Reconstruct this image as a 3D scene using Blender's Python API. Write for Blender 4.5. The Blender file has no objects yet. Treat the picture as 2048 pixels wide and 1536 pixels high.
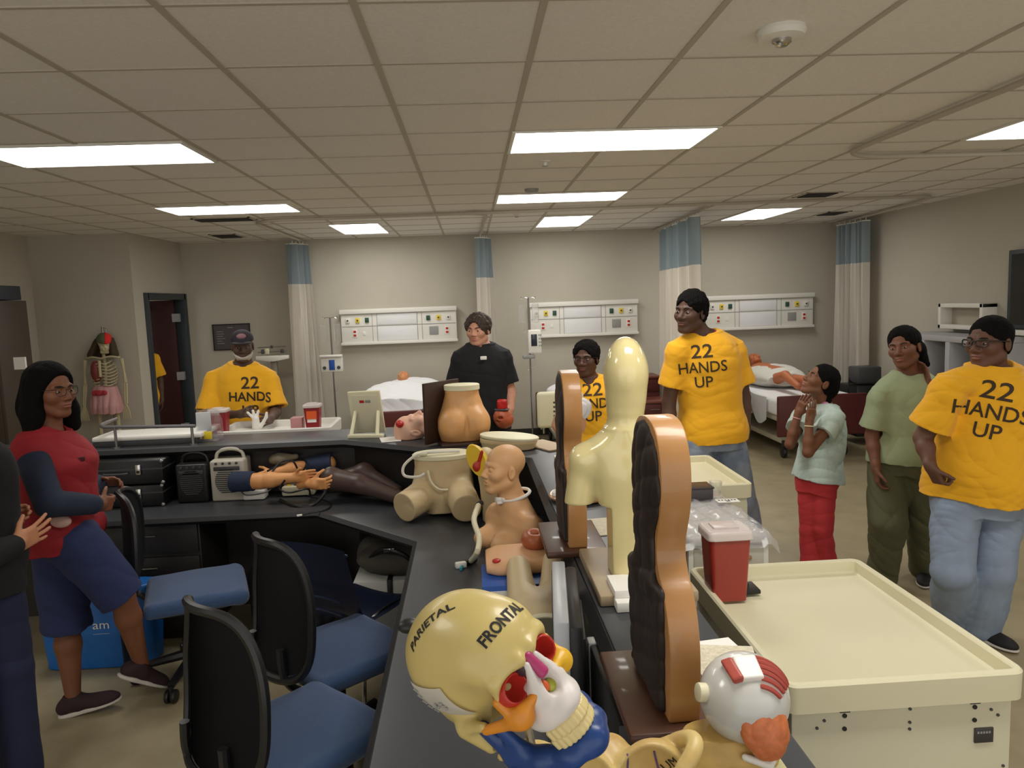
import bpy, bmesh, math, random
import numpy as np
from mathutils import Vector, Matrix
from mathutils.bvhtree import BVHTree
random.seed(7)
SC = bpy.context.scene
COL = SC.collection
PI = math.pi

# ---------------------------------------------------------------- camera
FPX, CAMZ, ROLL = 1505.0, 1.90, .037
PITCH = math.atan(167/1505.); YAW = math.atan(78/math.hypot(1505, 167))
_fw = Vector((math.sin(YAW)*math.cos(PITCH), math.cos(YAW)*math.cos(PITCH), -math.sin(PITCH)))
_r = Vector((math.cos(YAW), -math.sin(YAW), 0)); _d = -_r.cross(_fw)
IX = math.cos(ROLL)*_r + math.sin(ROLL)*_d
IY = -math.sin(ROLL)*_r + math.cos(ROLL)*_d
cam_data = bpy.data.cameras.new('camera'); cam = bpy.data.objects.new('camera', cam_data); COL.objects.link(cam)
cam_data.sensor_width = 36; cam_data.lens = FPX/2048*36; cam_data.clip_start = .05
Rm = Matrix((IX, -IY, -_fw)).transposed().to_4x4()
cam.matrix_world = Matrix.Translation((0, 0, CAMZ)) @ Rm
SC.camera = cam

# ---------------------------------------------------------------- world, exposure
w = bpy.data.worlds.new('world'); SC.world = w; w.use_nodes = True
w.node_tree.nodes['Background'].inputs[0].default_value = (1, .97, .92, 1)
w.node_tree.nodes['Background'].inputs[1].default_value = .47
SC.view_settings.view_transform = 'Standard'; SC.view_settings.look = 'None'
SC.view_settings.gamma = 1; SC.view_settings.use_curve_mapping = False
SC.view_settings.exposure = 1.36
LIGHT_POWER = 5.2          # emission of the ceiling diffusers

# ---------------------------------------------------------------- helpers
def at(px, py, z=None, y=None, x=None):
    d = (px-1024)/FPX*IX + (py-768)/FPX*IY + _fw
    if z is not None: t = (z-CAMZ)/d.z
    elif y is not None: t = y/d.y
    else: t = x/d.x
    return Vector((0, 0, CAMZ)) + d*t

def lin(c):
    return tuple((v/255/12.92 if v/255 <= .04045 else ((v/255+.055)/1.055)**2.4) for v in c)

def mat(name, rgb, rough=.5, metal=0, bump=None, var=None, coat=0, trans=0, alpha=1, emit=0, spec=.5, sheen=0, two=None, sss=0):
    m = bpy.data.materials.new(name); m.use_nodes = True
    nt = m.node_tree; b = nt.nodes['Principled BSDF']
    c = (*lin(rgb), 1)
    b.inputs['Base Color'].default_value = c
    b.inputs['Roughness'].default_value = rough; b.inputs['Metallic'].default_value = metal
    b.inputs['Specular IOR Level'].default_value = spec
    b.inputs['Coat Weight'].default_value = coat; b.inputs['Coat Roughness'].default_value = .08
    b.inputs['Transmission Weight'].default_value = trans; b.inputs['Alpha'].default_value = alpha
    b.inputs['Sheen Weight'].default_value = sheen
    if emit:
        b.inputs['Emission Color'].default_value = c; b.inputs['Emission Strength'].default_value = emit
    tc = None
    if bump or var: tc = nt.nodes.new('ShaderNodeTexCoord')
    if var:                                     # (scale, amount) natural colour variation, optional second colour
        n = nt.nodes.new('ShaderNodeTexNoise'); n.inputs['Scale'].default_value = var[0]; n.inputs['Detail'].default_value = 4
        nt.links.new(tc.outputs['Object'], n.inputs['Vector'])
        r = nt.nodes.new('ShaderNodeValToRGB'); r.color_ramp.elements[0].position = .32; r.color_ramp.elements[1].position = .68
        c2 = lin(two) if two else tuple(v*(1-var[1]) for v in c[:3])
        r.color_ramp.elements[0].color = (*c2, 1); r.color_ramp.elements[1].color = c
        nt.links.new(n.outputs['Fac'], r.inputs['Fac']); nt.links.new(r.outputs['Color'], b.inputs['Base Color'])
    if bump:                                    # (scale, strength)
        n = nt.nodes.new('ShaderNodeTexNoise'); n.inputs['Scale'].default_value = bump[0]; n.inputs['Detail'].default_value = 3
        nt.links.new(tc.outputs['Object'], n.inputs['Vector'])
        bp = nt.nodes.new('ShaderNodeBump'); bp.inputs['Strength'].default_value = bump[1]; bp.inputs['Distance'].default_value = .01
        nt.links.new(n.outputs['Fac'], bp.inputs['Height']); nt.links.new(bp.outputs['Normal'], b.inputs['Normal'])
    return m

def thing(name, label, cat, loc=(0, 0, 0), rotz=0, group=None):
    o = bpy.data.objects.new(name, None); COL.objects.link(o); o.empty_display_size = .1
    o.matrix_basis = Matrix.Translation(Vector(loc)) @ Matrix.Rotation(rotz, 4, 'Z')
    o['label'] = label; o['category'] = cat
    if group: o['group'] = group
    return o

def tag(o, label, cat, group=None, kind=None):
    o['label'] = label; o['category'] = cat
    if group: o['group'] = group
    if kind: o['kind'] = kind
    return o

def basis(o):
    m = o.matrix_basis.copy()
    while o.parent: o = o.parent; m = o.matrix_basis @ m
    return m

def link_mesh(name, me, m, parent=None, world=True):
    o = bpy.data.objects.new(name, me); COL.objects.link(o)
    if m is not None: me.materials.append(m)
    if parent is not None:
        o.parent = parent
        if world: me.transform(basis(parent).inverted())
    return o

def rot_to(v):
    return Vector((0, 0, 1)).rotation_difference(Vector(v)).to_matrix().to_4x4()

class MB:
    """collects shapes and links them as one mesh object"""
    def __init__(s): s.bm = bmesh.new()
    def _new(s, f, M=None, bev=0, seg=2):
        t = bmesh.new(); f(t)
        if bev: bmesh.ops.bevel(t, geom=t.edges[:], offset=bev, segments=seg, affect='EDGES', profile=.5, clamp_overlap=True)
        if M is not None: bmesh.ops.transform(t, matrix=M, verts=t.verts[:])
        me = bpy.data.meshes.new('t'); t.to_mesh(me); t.free(); s.bm.from_mesh(me); bpy.data.meshes.remove(me)
        return s
    def box(s, c, size, bev=0, R=None, rz=0, seg=2):
        c = Vector(c)
        M = Matrix.Translation(c) @ (R if R is not None else Matrix.Rotation(rz, 4, 'Z'))
        S = Matrix.Diagonal((*size, 1))
        return s._new(lambda b: bmesh.ops.create_cube(b, size=1, matrix=S), M, bev, seg)
    def bx(s, x0, x1, y0, y1, z0, z1, bev=0, seg=2):
        return s.box(((x0+x1)/2, (y0+y1)/2, (z0+z1)/2), (abs(x1-x0), abs(y1-y0), abs(z1-z0)), bev, seg=seg)
    def cyl(s, a, b, ra, rb=None, n=20, bev=0):
        a, b = Vector(a), Vector(b); h = (b-a).length; rb = ra if rb is None else rb
        M = Matrix.Translation((a+b)/2) @ rot_to(b-a)
        return s._new(lambda q: bmesh.ops.create_cone(q, cap_ends=True, segments=n, radius1=ra, radius2=rb, depth=h), M, bev)
    def ball(s, c, r, R=None, n=16):
        r = (r, r, r) if isinstance(r, (int, float)) else r
        M = Matrix.Translation(Vector(c)) @ (R if R is not None else Matrix()) @ Matrix.Diagonal((*r, 1))
        return s._new(lambda q: bmesh.ops.create_uvsphere(q, u_segments=n*2, v_segments=n, radius=1), M)
    def raw(s, verts, faces):
        vs = [s.bm.verts.new(v) for v in verts]
        for f in faces:
            try: s.bm.faces.new([vs[i] for i in f])
            except ValueError: pass
        return s
    def tube(s, pts, r, n=8, closed=False):
        pts = [Vector(p) for p in pts]; k = len(pts); vs = []; fs = []
        rr = r if isinstance(r, (list, tuple)) else [r]*k
        up = Vector((0, 0, 1)); prev = None
        for i, p in enumerate(pts):
            if closed: t = pts[(i+1) % k]-pts[i-1]
            else: t = pts[min(i+1, k-1)]-pts[max(i-1, 0)]
            t.normalize()
            if prev is None:
                a = t.cross(up)
                if a.length < .1: a = t.cross(Vector((1, 0, 0)))
            else: a = prev - t*prev.dot(t)
            a.normalize(); prev = a; b = t.cross(a)
            for j in range(n):
                q = 2*PI*j/n; vs.append(p + (a*math.cos(q)+b*math.sin(q))*rr[i])
        for i in range(k if closed else k-1):
            for j in range(n):
                fs.append((i*n+j, i*n+(j+1) % n, ((i+1) % k)*n+(j+1) % n, ((i+1) % k)*n+j))
        if not closed:
            fs.append(tuple(range(n-1, -1, -1))); fs.append(tuple((k-1)*n+j for j in range(n)))
        return s.raw(vs, fs)
    def curve(s, pts, r, n=8, sub=8, closed=False):
        return s.tube(spline(pts, sub, closed), r, n, closed)
    def lathe(s, prof, c=(0, 0, 0), n=32, R=None):
        M = Matrix.Translation(Vector(c)) @ (R if R is not None else Matrix())
        vs = []; fs = []
        for (r, z) in prof:
            for j in range(n):
                q = 2*PI*j/n; vs.append(M @ Vector((max(r, 1e-4)*math.cos(q), max(r, 1e-4)*math.sin(q), z)))
        for i in range(len(prof)-1):
            for j in range(n): fs.append((i*n+j, i*n+(j+1) % n, (i+1)*n+(j+1) % n, (i+1)*n+j))
        fs.append(tuple(range(n-1, -1, -1))); fs.append(tuple((len(prof)-1)*n+j for j in range(n)))
        return s.raw(vs, fs)
    def prism(s, poly, h, M=None, bev=0):
        """polygon in local xy, extruded to local z = h"""
        def f(b):
            vs = [b.verts.new((p[0], p[1], 0)) for p in poly]
            fc = b.faces.new(vs); fc.normal_update()
            if fc.normal.z > 0: fc.normal_flip()
            e = bmesh.ops.extrude_face_region(b, geom=[fc])
            bmesh.ops.translate(b, verts=[v for v in e['geom'] if isinstance(v, bmesh.types.BMVert)], vec=(0, 0, h))
        return s._new(f, M, bev)
    def grid(s, fn, nu, nv, closed_u=False):
        vs = [fn(i/(nu if closed_u else nu-1), j/(nv-1)) for j in range(nv) for i in range(nu)]
        fs = []
        for j in range(nv-1):
            for i in range(nu if closed_u else nu-1):
                k = (i+1) % nu
                fs.append((j*nu+i, j*nu+k, (j+1)*nu+k, (j+1)*nu+i))
        return s.raw(vs, fs)
    def build(s, name, m, parent=None, world=True, angle=35, thick=0, recalc=True):
        if recalc: bmesh.ops.recalc_face_normals(s.bm, faces=s.bm.faces[:])
        if thick:
            bmesh.ops.solidify(s.bm, geom=s.bm.faces[:], thickness=thick)
        me = bpy.data.meshes.new(name); s.bm.to_mesh(me); s.bm.free()
        me.shade_smooth(); me.set_sharp_from_angle(angle=math.radians(angle))
        return link_mesh(name, me, m, parent, world)

def spline(pts, sub=8, closed=False):
    P = [Vector(p) for p in pts]; k = len(P); out = []
    rng = range(k if closed else k-1)
    for i in rng:
        p0 = P[i-1] if (closed or i > 0) else P[0]
        p1, p2 = P[i], P[(i+1) % k]
        p3 = P[(i+2) % k] if (closed or i+2 < k) else P[-1]
        for j in range(sub):
            t = j/sub
            out.append(.5*((2*p1)+(p2-p0)*t+(2*p0-5*p1+4*p2-p3)*t*t+(3*p1-p0-3*p2+p3)*t**3))
    if not closed: out.append(P[-1])
    return out

def structure(o):
    o['kind'] = 'structure'; return o

def copy_thing(o, parent=None):
    c = o.copy(); COL.objects.link(c)
    if parent is not None: c.parent = parent
    for ch in list(o.children): copy_thing(ch, c)
    return c

# ---------------------------------------------------------------- smooth solid modelling (blended solids -> one closed surface)
class Solid:
    def __init__(s): s.ops = []
    def _bb(s, pts, r):
        P = np.array([list(p) for p in pts], float); return P.min(0)-r, P.max(0)+r
    def cap(s, a, b, ra, rb=None, k=.01, op='u'):
        rb = ra if rb is None else rb
        a = np.array(list(a), float); b = np.array(list(b), float)
        s.ops.append(('cap', op, k, s._bb([a, b], max(ra, rb)), (a, b, ra, rb))); return s
    def ell(s, c, r, R=None, k=.01, op='u'):
        c = np.array(list(c), float); r = np.array([r]*3 if isinstance(r, (int, float)) else list(r), float)
        R = np.eye(3) if R is None else np.array([list(q) for q in R], float)   # rows: local axes in world
        ext = np.sqrt(((R*r[:, None])**2).sum(0))
        s.ops.append(('ell', op, k, (c-ext, c+ext), (c, r, R))); return s
    def box(s, c, h, rad=.01, R=None, k=.01, op='u'):
        c = np.array(list(c), float); h = np.array(list(h), float)
        R = np.eye(3) if R is None else np.array([list(q) for q in R], float)
        ext = np.abs(R*h[:, None]).sum(0)
        s.ops.append(('box', op, k, (c-ext, c+ext), (c, h, rad, R))); return s
    def loft(s, secs, c, R=None, k=.02, op='u', p=2.3):
        """secs: (z, half width, half depth, depth offset) along the local z axis; flat ends"""
        c = np.array(list(c), float); R = np.eye(3) if R is None else np.array([list(q) for q in R], float)
        A = np.array(secs, float); A = A[np.argsort(A[:, 0])]
        if len(A) > 3:                              # round off the kinks between sections
            zz = np.linspace(A[0, 0], A[-1, 0], 48); A = np.stack([zz]+[np.interp(zz, A[:, 0], A[:, i]) for i in (1, 2, 3)], 1)
            for _ in range(4): A[1:-1, 1:] = .25*A[:-2, 1:]+.5*A[1:-1, 1:]+.25*A[2:, 1:]
        pts = []
        for z, a, b, o in A:
            for sx in (-1, 1):
                for sy in (-1, 1): pts.append(c + R[0]*a*sx + R[1]*(o+b*sy) + R[2]*z)
        s.ops.append(('loft', op, k, s._bb(pts, .01), (c, R, A, p))); return s
    def cut(s, pt, n, k=.004, box=None):
        """keep the side the normal points away from"""
        s.ops.append(('cut', 'c', k, box, (np.array(list(pt), float), np.array(list(Vector(n).normalized()), float)))); return s
    def rough(s, amp, freq, seed=0, box=None):
        s.ops.append(('rough', 'd', 0, box, (amp, np.array([freq]*3 if isinstance(freq, (int, float)) else freq, float), seed))); return s
    def mesh(s, res):
        lo = np.min([o[3][0] for o in s.ops if o[1] == 'u'], axis=0)-3*res-.005
        hi = np.max([o[3][1] for o in s.ops if o[1] == 'u'], axis=0)+3*res+.005
        n = np.ceil((hi-lo)/res).astype(int)+1
        ax = [(lo[i]+res*np.arange(n[i])).astype(np.float32) for i in range(3)]
        D = np.full(tuple(n), .5, np.float32)
        for kind, op, k, bb, a in s.ops:
            if bb is None: i0 = np.zeros(3, int); i1 = n.copy()
            else:
                pad = k+2.5*res
                i0 = np.clip(np.floor((bb[0]-pad-lo)/res).astype(int), 0, n); i1 = np.clip(np.ceil((bb[1]+pad-lo)/res).astype(int)+1, 0, n)
            if (i1 <= i0).any(): continue
            sl = tuple(slice(i0[i], i1[i]) for i in range(3))
            X = ax[0][sl[0]][:, None, None]; Y = ax[1][sl[1]][None, :, None]; Z = ax[2][sl[2]][None, None, :]
            d = D[sl]
            if kind == 'cap':
                p, q, ra, rb = a; v = q-p; L = max(float(v@v), 1e-9)
                dx, dy, dz = X-p[0], Y-p[1], Z-p[2]
                t = np.clip((dx*v[0]+dy*v[1]+dz*v[2])/L, 0, 1)
                e = np.sqrt((dx-t*v[0])**2+(dy-t*v[1])**2+(dz-t*v[2])**2)-(ra+t*(rb-ra))
            elif kind in ('ell', 'box', 'loft'):
                c = a[0]; R = a[2] if kind == 'ell' else (a[3] if kind == 'box' else a[1])
                dx, dy, dz = X-c[0], Y-c[1], Z-c[2]
                u = [dx*R[i][0]+dy*R[i][1]+dz*R[i][2] for i in range(3)]
                if kind == 'ell':
                    r = a[1]
                    k0 = np.sqrt((u[0]/r[0])**2+(u[1]/r[1])**2+(u[2]/r[2])**2)
                    k1 = np.sqrt((u[0]/r[0]**2)**2+(u[1]/r[1]**2)**2+(u[2]/r[2]**2)**2)+1e-6
                    e = np.where(k0 < 1e-3, -r.min(), k0*(k0-1)/k1)
                elif kind == 'box':
                    h, rad = a[1], a[2]
                    q = [np.abs(u[i])-h[i]+rad for i in range(3)]
                    e = np.sqrt(sum(np.maximum(v, 0)**2 for v in q))+np.minimum(np.maximum(np.maximum(q[0], q[1]), q[2]), 0)-rad
                else:
                    A, pw = a[2], a[3]
                    z = u[2]; zc = np.clip(z, A[0, 0], A[-1, 0])
                    hw = np.interp(zc, A[:, 0], A[:, 1]); hd = np.interp(zc, A[:, 0], A[:, 2]); of = np.interp(zc, A[:, 0], A[:, 3])
                    g = (np.abs(u[0]/hw)**pw+np.abs((u[1]-of)/hd)**pw+1e-9)**(1/pw)
                    # distance estimate scaled by the local radius
                    rl = np.sqrt(u[0]**2+(u[1]-of)**2)+1e-6
                    e = np.maximum((g-1)*np.minimum(rl/np.maximum(g, .05), np.maximum(hw, hd)), np.maximum(A[0, 0]-z, z-A[-1, 0]))
            elif kind == 'cut':
                p, nn = a; e = (X-p[0])*nn[0]+(Y-p[1])*nn[1]+(Z-p[2])*nn[2]
            else:
                amp, f, sd = a; rs = np.random.RandomState(sd); e = 0
                for i in range(5):
                    v = rs.normal(size=3)*f*rs.uniform(.5, 1.7); m = rs.normal(size=3)*f*.35
                    w1 = X*v[0]+Y*v[1]+Z*v[2]+rs.rand()*6.28+1.2*np.sin(X*m[0]+Y*m[1]+Z*m[2]+rs.rand()*6.28)
                    e = e+(1-2*np.sqrt(np.abs(np.sin(w1*.5))+.02))*amp*.45*(.5+.5*np.sin(X*m[1]+Y*m[2]+Z*m[0]+rs.rand()*6.28))
                D[sl] = d+e; continue
            e = e.astype(np.float32); k = max(k, 1e-5)
            if op == 'u': h = np.clip(.5+.5*(e-d)/k, 0, 1); D[sl] = e*(1-h)+d*h-k*h*(1-h)
            else:
                if op == 's': e = -e
                h = np.clip(.5-.5*(e-d)/k, 0, 1); D[sl] = e*(1-h)+d*h+k*h*(1-h)
        return surface(D, lo, res)
    def build(s, name, m, parent=None, res=.005, world=True):
        V, Q = s.mesh(res); me = bpy.data.meshes.new(name)
        me.vertices.add(len(V)); me.vertices.foreach_set('co', V.ravel().astype(np.float32))
        me.loops.add(Q.size); me.loops.foreach_set('vertex_index', Q.ravel().astype(np.int32))
        me.polygons.add(len(Q)); me.polygons.foreach_set('loop_start', np.arange(0, Q.size, 4, dtype=np.int32))
        me.update(calc_edges=True); me.validate(); me.shade_smooth()
        s.V, s.Q = V, Q
        return link_mesh(name, me, m, parent, world)
    def bvh(s): return BVHTree.FromPolygons([Vector(v) for v in s.V.tolist()], s.Q.tolist())

def surface(D, lo, res):
    """dual surface of the zero level: one point per crossing cell, one quad per crossing edge"""
    ins = D < 0; n = np.array(D.shape)
    cnt = np.zeros(tuple(n-1), np.int8)
    for a in (0, 1):
        for b in (0, 1):
            for c in (0, 1): cnt += ins[a:n[0]-1+a, b:n[1]-1+b, c:n[2]-1+c]
    ci = np.argwhere((cnt > 0) & (cnt < 8)); del cnt
    idx = np.full(tuple(n-1), -1, np.int32); idx[ci[:, 0], ci[:, 1], ci[:, 2]] = np.arange(len(ci))
    cor = [(a, b, c) for a in (0, 1) for b in (0, 1) for c in (0, 1)]
    val = {q: D[ci[:, 0]+q[0], ci[:, 1]+q[1], ci[:, 2]+q[2]].astype(np.float64) for q in cor}
    acc = np.zeros((len(ci), 3)); num = np.zeros(len(ci))
    for q in cor:
        for axx in range(3):
            if q[axx]: continue
            q2 = list(q); q2[axx] = 1; q2 = tuple(q2)
            v0, v1 = val[q], val[q2]; m = (v0 < 0) != (v1 < 0)
            t = np.where(m, v0/np.where(m, v0-v1, 1), 0)
            p = np.tile(np.array(q, float), (len(ci), 1)); p[:, axx] += t
            acc[m] += p[m]; num[m] += 1
    V = lo+res*(ci+acc/num[:, None])
    Q = []
    for axx in range(3):
        o1, o2 = [(1, 2), (2, 0), (0, 1)][axx]
        s0 = [slice(None)]*3; s1 = [slice(None)]*3; s0[axx] = slice(0, -1); s1[axx] = slice(1, None)
        A, B = ins[tuple(s0)], ins[tuple(s1)]
        e = np.argwhere(A != B); e = e[(e[:, o1] > 0) & (e[:, o2] > 0) & (e[:, o1] < n[o1]-1) & (e[:, o2] < n[o2]-1)]
        fl = A[e[:, 0], e[:, 1], e[:, 2]]
        def g(a, b):
            f = e.copy(); f[:, o1] -= a; f[:, o2] -= b; return idx[f[:, 0], f[:, 1], f[:, 2]]
        q = np.stack([g(1, 1), g(0, 1), g(0, 0), g(1, 0)], 1)
        q[~fl] = q[~fl][:, ::-1]; Q.append(q)
    Q = np.concatenate(Q); Q = Q[(Q >= 0).all(1)]
    return V, Q

def text_mesh(txt, size, width=None, spacing=1.0, bold=0):
    cu = bpy.data.curves.new('lettering', 'FONT'); cu.body = txt; cu.size = size; cu.align_x = 'CENTER'; cu.align_y = 'CENTER'
    cu.resolution_u = 3; cu.space_character = spacing; cu.offset = bold
    o = bpy.data.objects.new('lettering', cu); COL.objects.link(o)
    dg = bpy.context.evaluated_depsgraph_get(); dg.update()
    me = bpy.data.meshes.new_from_object(o.evaluated_get(dg)); bpy.data.objects.remove(o); bpy.data.curves.remove(cu)
    bm = bmesh.new(); bm.from_mesh(me); bpy.data.meshes.remove(me)
    bmesh.ops.remove_doubles(bm, verts=bm.verts[:], dist=size*.002)
    if width:
        xs = [v.co.x for v in bm.verts]; k = width/(max(xs)-min(xs)); m = (max(xs)+min(xs))/2
        for v in bm.verts: v.co.x = (v.co.x-m)*k
    return bm

def text_on(name, lines, c, right, up, m, parent, bvh=None, off=.0015, world=True):
    """lines: (text, size, width, y offset); printed flat at c, or laid on the surface behind it"""
    right = Vector(right).normalized(); up = Vector(up); up = (up-right*up.dot(right)).normalized(); nrm = right.cross(up); c = Vector(c)
    out = bmesh.new()
    for txt, size, width, dy, *rest in lines:
        bm = text_mesh(txt, size, width, bold=rest[0] if rest else 0)
        if bvh is not None:
            bmesh.ops.triangulate(bm, faces=bm.faces[:])
            for _ in range(4):
                es = [e for e in bm.edges if e.calc_length() > size*.16]
                if not es: break
                bmesh.ops.subdivide_edges(bm, edges=es, cuts=1); bmesh.ops.triangulate(bm, faces=bm.faces[:])
        for v in bm.verts:
            p = c+right*v.co.x+up*(v.co.y+dy)
            if bvh is not None:
                h = bvh.ray_cast(p+nrm*.4, -nrm, .8)
                p = h[0]+nrm*off if h[0] else p
            v.co = p
        tmp = bpy.data.meshes.new('t'); bm.to_mesh(tmp); bm.free(); out.from_mesh(tmp); bpy.data.meshes.remove(tmp)
    me = bpy.data.meshes.new(name); out.to_mesh(me); out.free()
    return link_mesh(name, me, m, parent, world)
# ---------------------------------------------------------------- people
def frame(yaw, pitch=0, roll=0):
    """rows: side, facing, up; yaw 0 looks towards -y, positive yaw turns to +x"""
    a = math.radians(yaw); p = math.radians(pitch); r = math.radians(roll)
    f = Vector((math.sin(a), -math.cos(a), 0)); s = Vector((math.cos(a), math.sin(a), 0)); u = Vector((0, 0, 1))
    f, u = f*math.cos(p)+u*math.sin(p), u*math.cos(p)-f*math.sin(p)
    u, s = u*math.cos(r)+s*math.sin(r), s*math.cos(r)-u*math.sin(r)
    return s, f, u

class Head:
    def __init__(s, c, F, hh, wide=1.0, nose=1.0, jaw=1.0):
        s.c, s.F, s.k, s.w, s.nose, s.jaw = Vector(c), F, hh/.23, wide, nose, jaw
    def p(s, a, b, c):
        k = s.k; return s.c+s.F[0]*(a*k*s.w)+s.F[1]*(b*k)+s.F[2]*(c*k)
    def r(s, *v): return [q*s.k for q in v]
    def solid(s, S, mouth=True, lids=False):
        p, r, F, k = s.p, s.r, s.F, s.k
        w = s.w
        S.ell(p(0, -.014, .036), r(.074*w, .094, .079), F, .02*k)
        S.ell(p(0, .020, -.042), r(.059*w, .066, .070), F, .03*k)
        S.ell(p(0, .030, -.012), r(.066*w, .056, .05), F, .02*k)
        for q in (-1, 1):
            S.cap(p(q*.050*s.jaw, -.004, -.060), p(q*.020, .056, -.098), .019*k, .017*k, .022*k)
            S.ell(p(q*.042, .056, -.024), .024*k, None, .02*k)
            S.cap(p(q*.012, .078, .020), p(q*.046, .066, .020), .011*k, .010*k, .012*k)
        S.ell(p(0, .062, -.100), r(.023, .020, .018), F, .02*k)
        for q in (-1, 1): S.ell(p(q*.032, .090, .000), r(.019, .017, .0115), F, .012*k, 's')
        for q in (-1, 1): S.ell(p(q*.032, .0715, .000), r(.0155, .013, .0125), F, .003*k)
        if lids:
            for q in (-1, 1): S.cap(p(q*.020, .080, -.002), p(q*.044, .074, -.001), .004*k, .003*k, .004*k)
        S.cap(p(0, .080, .006), p(0, .100, -.030), .0075*k, .0115*k*s.nose, .010*k)
        for q in (-1, 1): S.ell(p(q*.0125*s.nose, .090, -.0355), r(.0095*s.nose, .012, .0085), F, .006*k)
        S.ell(p(0, .072, -.063), r(.028, .018, .022), F, .015*k)
        S.ell(p(0, .0855, -.0575), r(.0235, .009, .0065), F, .004*k)
        S.ell(p(0, .0840, -.0690), r(.0205, .0095, .0075), F, .004*k)
        if mouth: S.ell(p(0, .098, -.0628), r(.022, .011, .0016), F, .003*k, 's')
        for q in (-1, 1):
            S.ell(p(q*.077, -.012, -.010), r(.008, .019, .031), F, .006*k)
            S.ell(p(q*.085, -.008, -.008), r(.006, .010, .018), F, .005*k, 's')
    def face_parts(s, parent, white, iris, brow, lip, res):
        p, r, F, k = s.p, s.r, s.F, s.k
        R4 = Matrix((F[0], F[1], F[2])).transposed().to_4x4()
        for q in (-1, 1):
            e = MB().ball(p(q*.032, .0755, -.0005), r(.0125, .0102, .0040), R4, 8).build('eye', white, parent)
            MB().ball(p(q*.032, .0835, -.0003), r(.0056, .0035, .0048), R4, 6).build('iris', iris, e)
        if brow is not None:
            for q in (-1, 1): MB().tube([p(q*.014, .0885, .018), p(q*.026, .088, .0235), p(q*.040, .0805, .0235), p(q*.051, .070, .018)], r(.0030, .0036, .0032, .0014), 6).build('eyebrow', brow, parent)
        if lip is not None:
            S = Solid()
            S.ell(p(0, .0866, -.0577), r(.0225, .009, .006), F, .002*k)
            S.ell(p(0, .0851, -.0691), r(.0195, .0095, .0068), F, .002*k)
            S.ell(p(0, .100, -.0628), r(.022, .012, .0014), F, .002*k, 's')
            S.build('lips', lip, parent, max(.0022, res*.6))
    def hair(s, parent, m, t=.012, front=.066, ztop=.064, nape=-.066, rough=.003, freq=110, res=.004, extra=None):
        p, r, F, k = s.p, s.r, s.F, s.k
        S = Solid(); w = s.w
        S.ell(p(0, -.019, .036), [(.074*w+t)*k, (.092+t*.9)*k, (.079+t)*k], F, .01*k)
        S.ell(p(0, -.030, -.02), [(.064*w+t*.8)*k, (.070+t*.6)*k, .065*k], F, .02*k)
        if not extra or nape > -.15: S.ell(p(0, .100, -.012), r(.066*w, .064, ztop+.014), F, .007*k, 's')
        a = p(0, front, -.012 if nape > -.15 else ztop); b = p(0, -.095, nape)
        n = (a-b).normalized().cross(F[0]); n = n if n.dot(F[2]) < 0 else -n
        S.cut(a, n, .004*k)
        for q in (-1, 1): S.ell(p(q*.090, .010, -.022), r(.026, .026, .040), F, .008*k, 's')
        if extra: extra(S, s)
        if rough: S.rough(rough, freq)
        return S.build('hair', m, parent, res)
    def glasses(s, parent, m, t=.0022, w=.024, h=.017):
        p, k = s.p, s.k; g = MB()
        for q in (-1, 1):
            c = [(q*(.033-w), h*.6), (q*(.033-w*.7), h), (q*(.033+w*.7), h), (q*(.033+w), h*.6), (q*(.033+w), -h*.5), (q*(.033+w*.6), -h), (q*(.033-w*.6), -h), (q*(.033-w), -h*.4)]
            g.tube([p(a, .103-abs(a)*.16, b+.001) for a, b in c], t*k, 6, True)
            g.tube([p(q*.058, .093, .010), p(q*.079, .05, .010), p(q*.082, -.012, .004)], t*k, 6)
        g.tube([p(-.010, .102, .006), p(0, .106, .009), p(.010, .102, .006)], t*k, 6)
        return g.build('glasses', m, parent)

def hand(S, wr, d, thumb, size=1.0, curl=.25, spread=.06, tcurl=.3, fist=False):
    """d: wrist -> knuckles, thumb: towards the thumb side; returns nothing, adds palm, four fingers and thumb"""
    d = Vector(d).normalized(); u = Vector(thumb); u = (u-d*u.dot(d)).normalized(); n = hand.side*d.cross(u)
    k = size; wr = Vector(wr)
    R = (u, n, d)
    S.box(wr+d*.045*k, (.038*k, .0125*k, .048*k), .012*k, R, .012*k)
    S.cap(wr-d*.02*k, wr+d*.02*k, .024*k, .022*k, .02*k)
    S.ell(wr+d*.03*k+u*.024*k+n*.008*k, (.014*k, .013*k, .028*k), R, .01*k)
    offs = (.0295, .0100, -.0100, -.0285); lens = (.074, .083, .077, .060); rad = (.0086, .0089, .0085, .0075)
    for i in range(4):
        c = curl[i] if isinstance(curl, (list, tuple)) else curl*(1+.12*i)
        p = wr+d*(.086-.004*abs(i-1.2))*k+u*offs[i]*k; a = c*.8
        dd = (d+u*(1.5-i)*spread).normalized()
        for j, fr in enumerate((.46, .30, .24)):
            v = dd*math.cos(a)+n*math.sin(a)
            q = p+v*lens[i]*fr*k
            S.cap(p, q, (rad[i]-.0006*j)*k, (rad[i]-.0006*(j+1))*k, .0022*k)
            p = q; a += c*(1.1 if j == 0 else .8)
    p = wr+d*.022*k+u*.030*k+n*.004*k; v = (d*.62+u*.72+n*(.25+tcurl*.6)).normalized()
    q = p+v*.042*k; S.cap(p, q, .0125*k, .0098*k, .006*k)
    v2 = (v+d*.45*1+n*tcurl-u*.45*tcurl).normalized(); S.cap(q, q+v2*.033*k, .0098*k, .0078*k, .003*k)
hand.side = 1

TORSO = [(-.14, .150, .098), (0, .168, .114), (.12, .162, .110), (.27, .148, .102), (.5, .156, .110), (.70, .164, .114), (.84, .152, .100), (.93, .118, .078), (1.0, .072, .060)]

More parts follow.
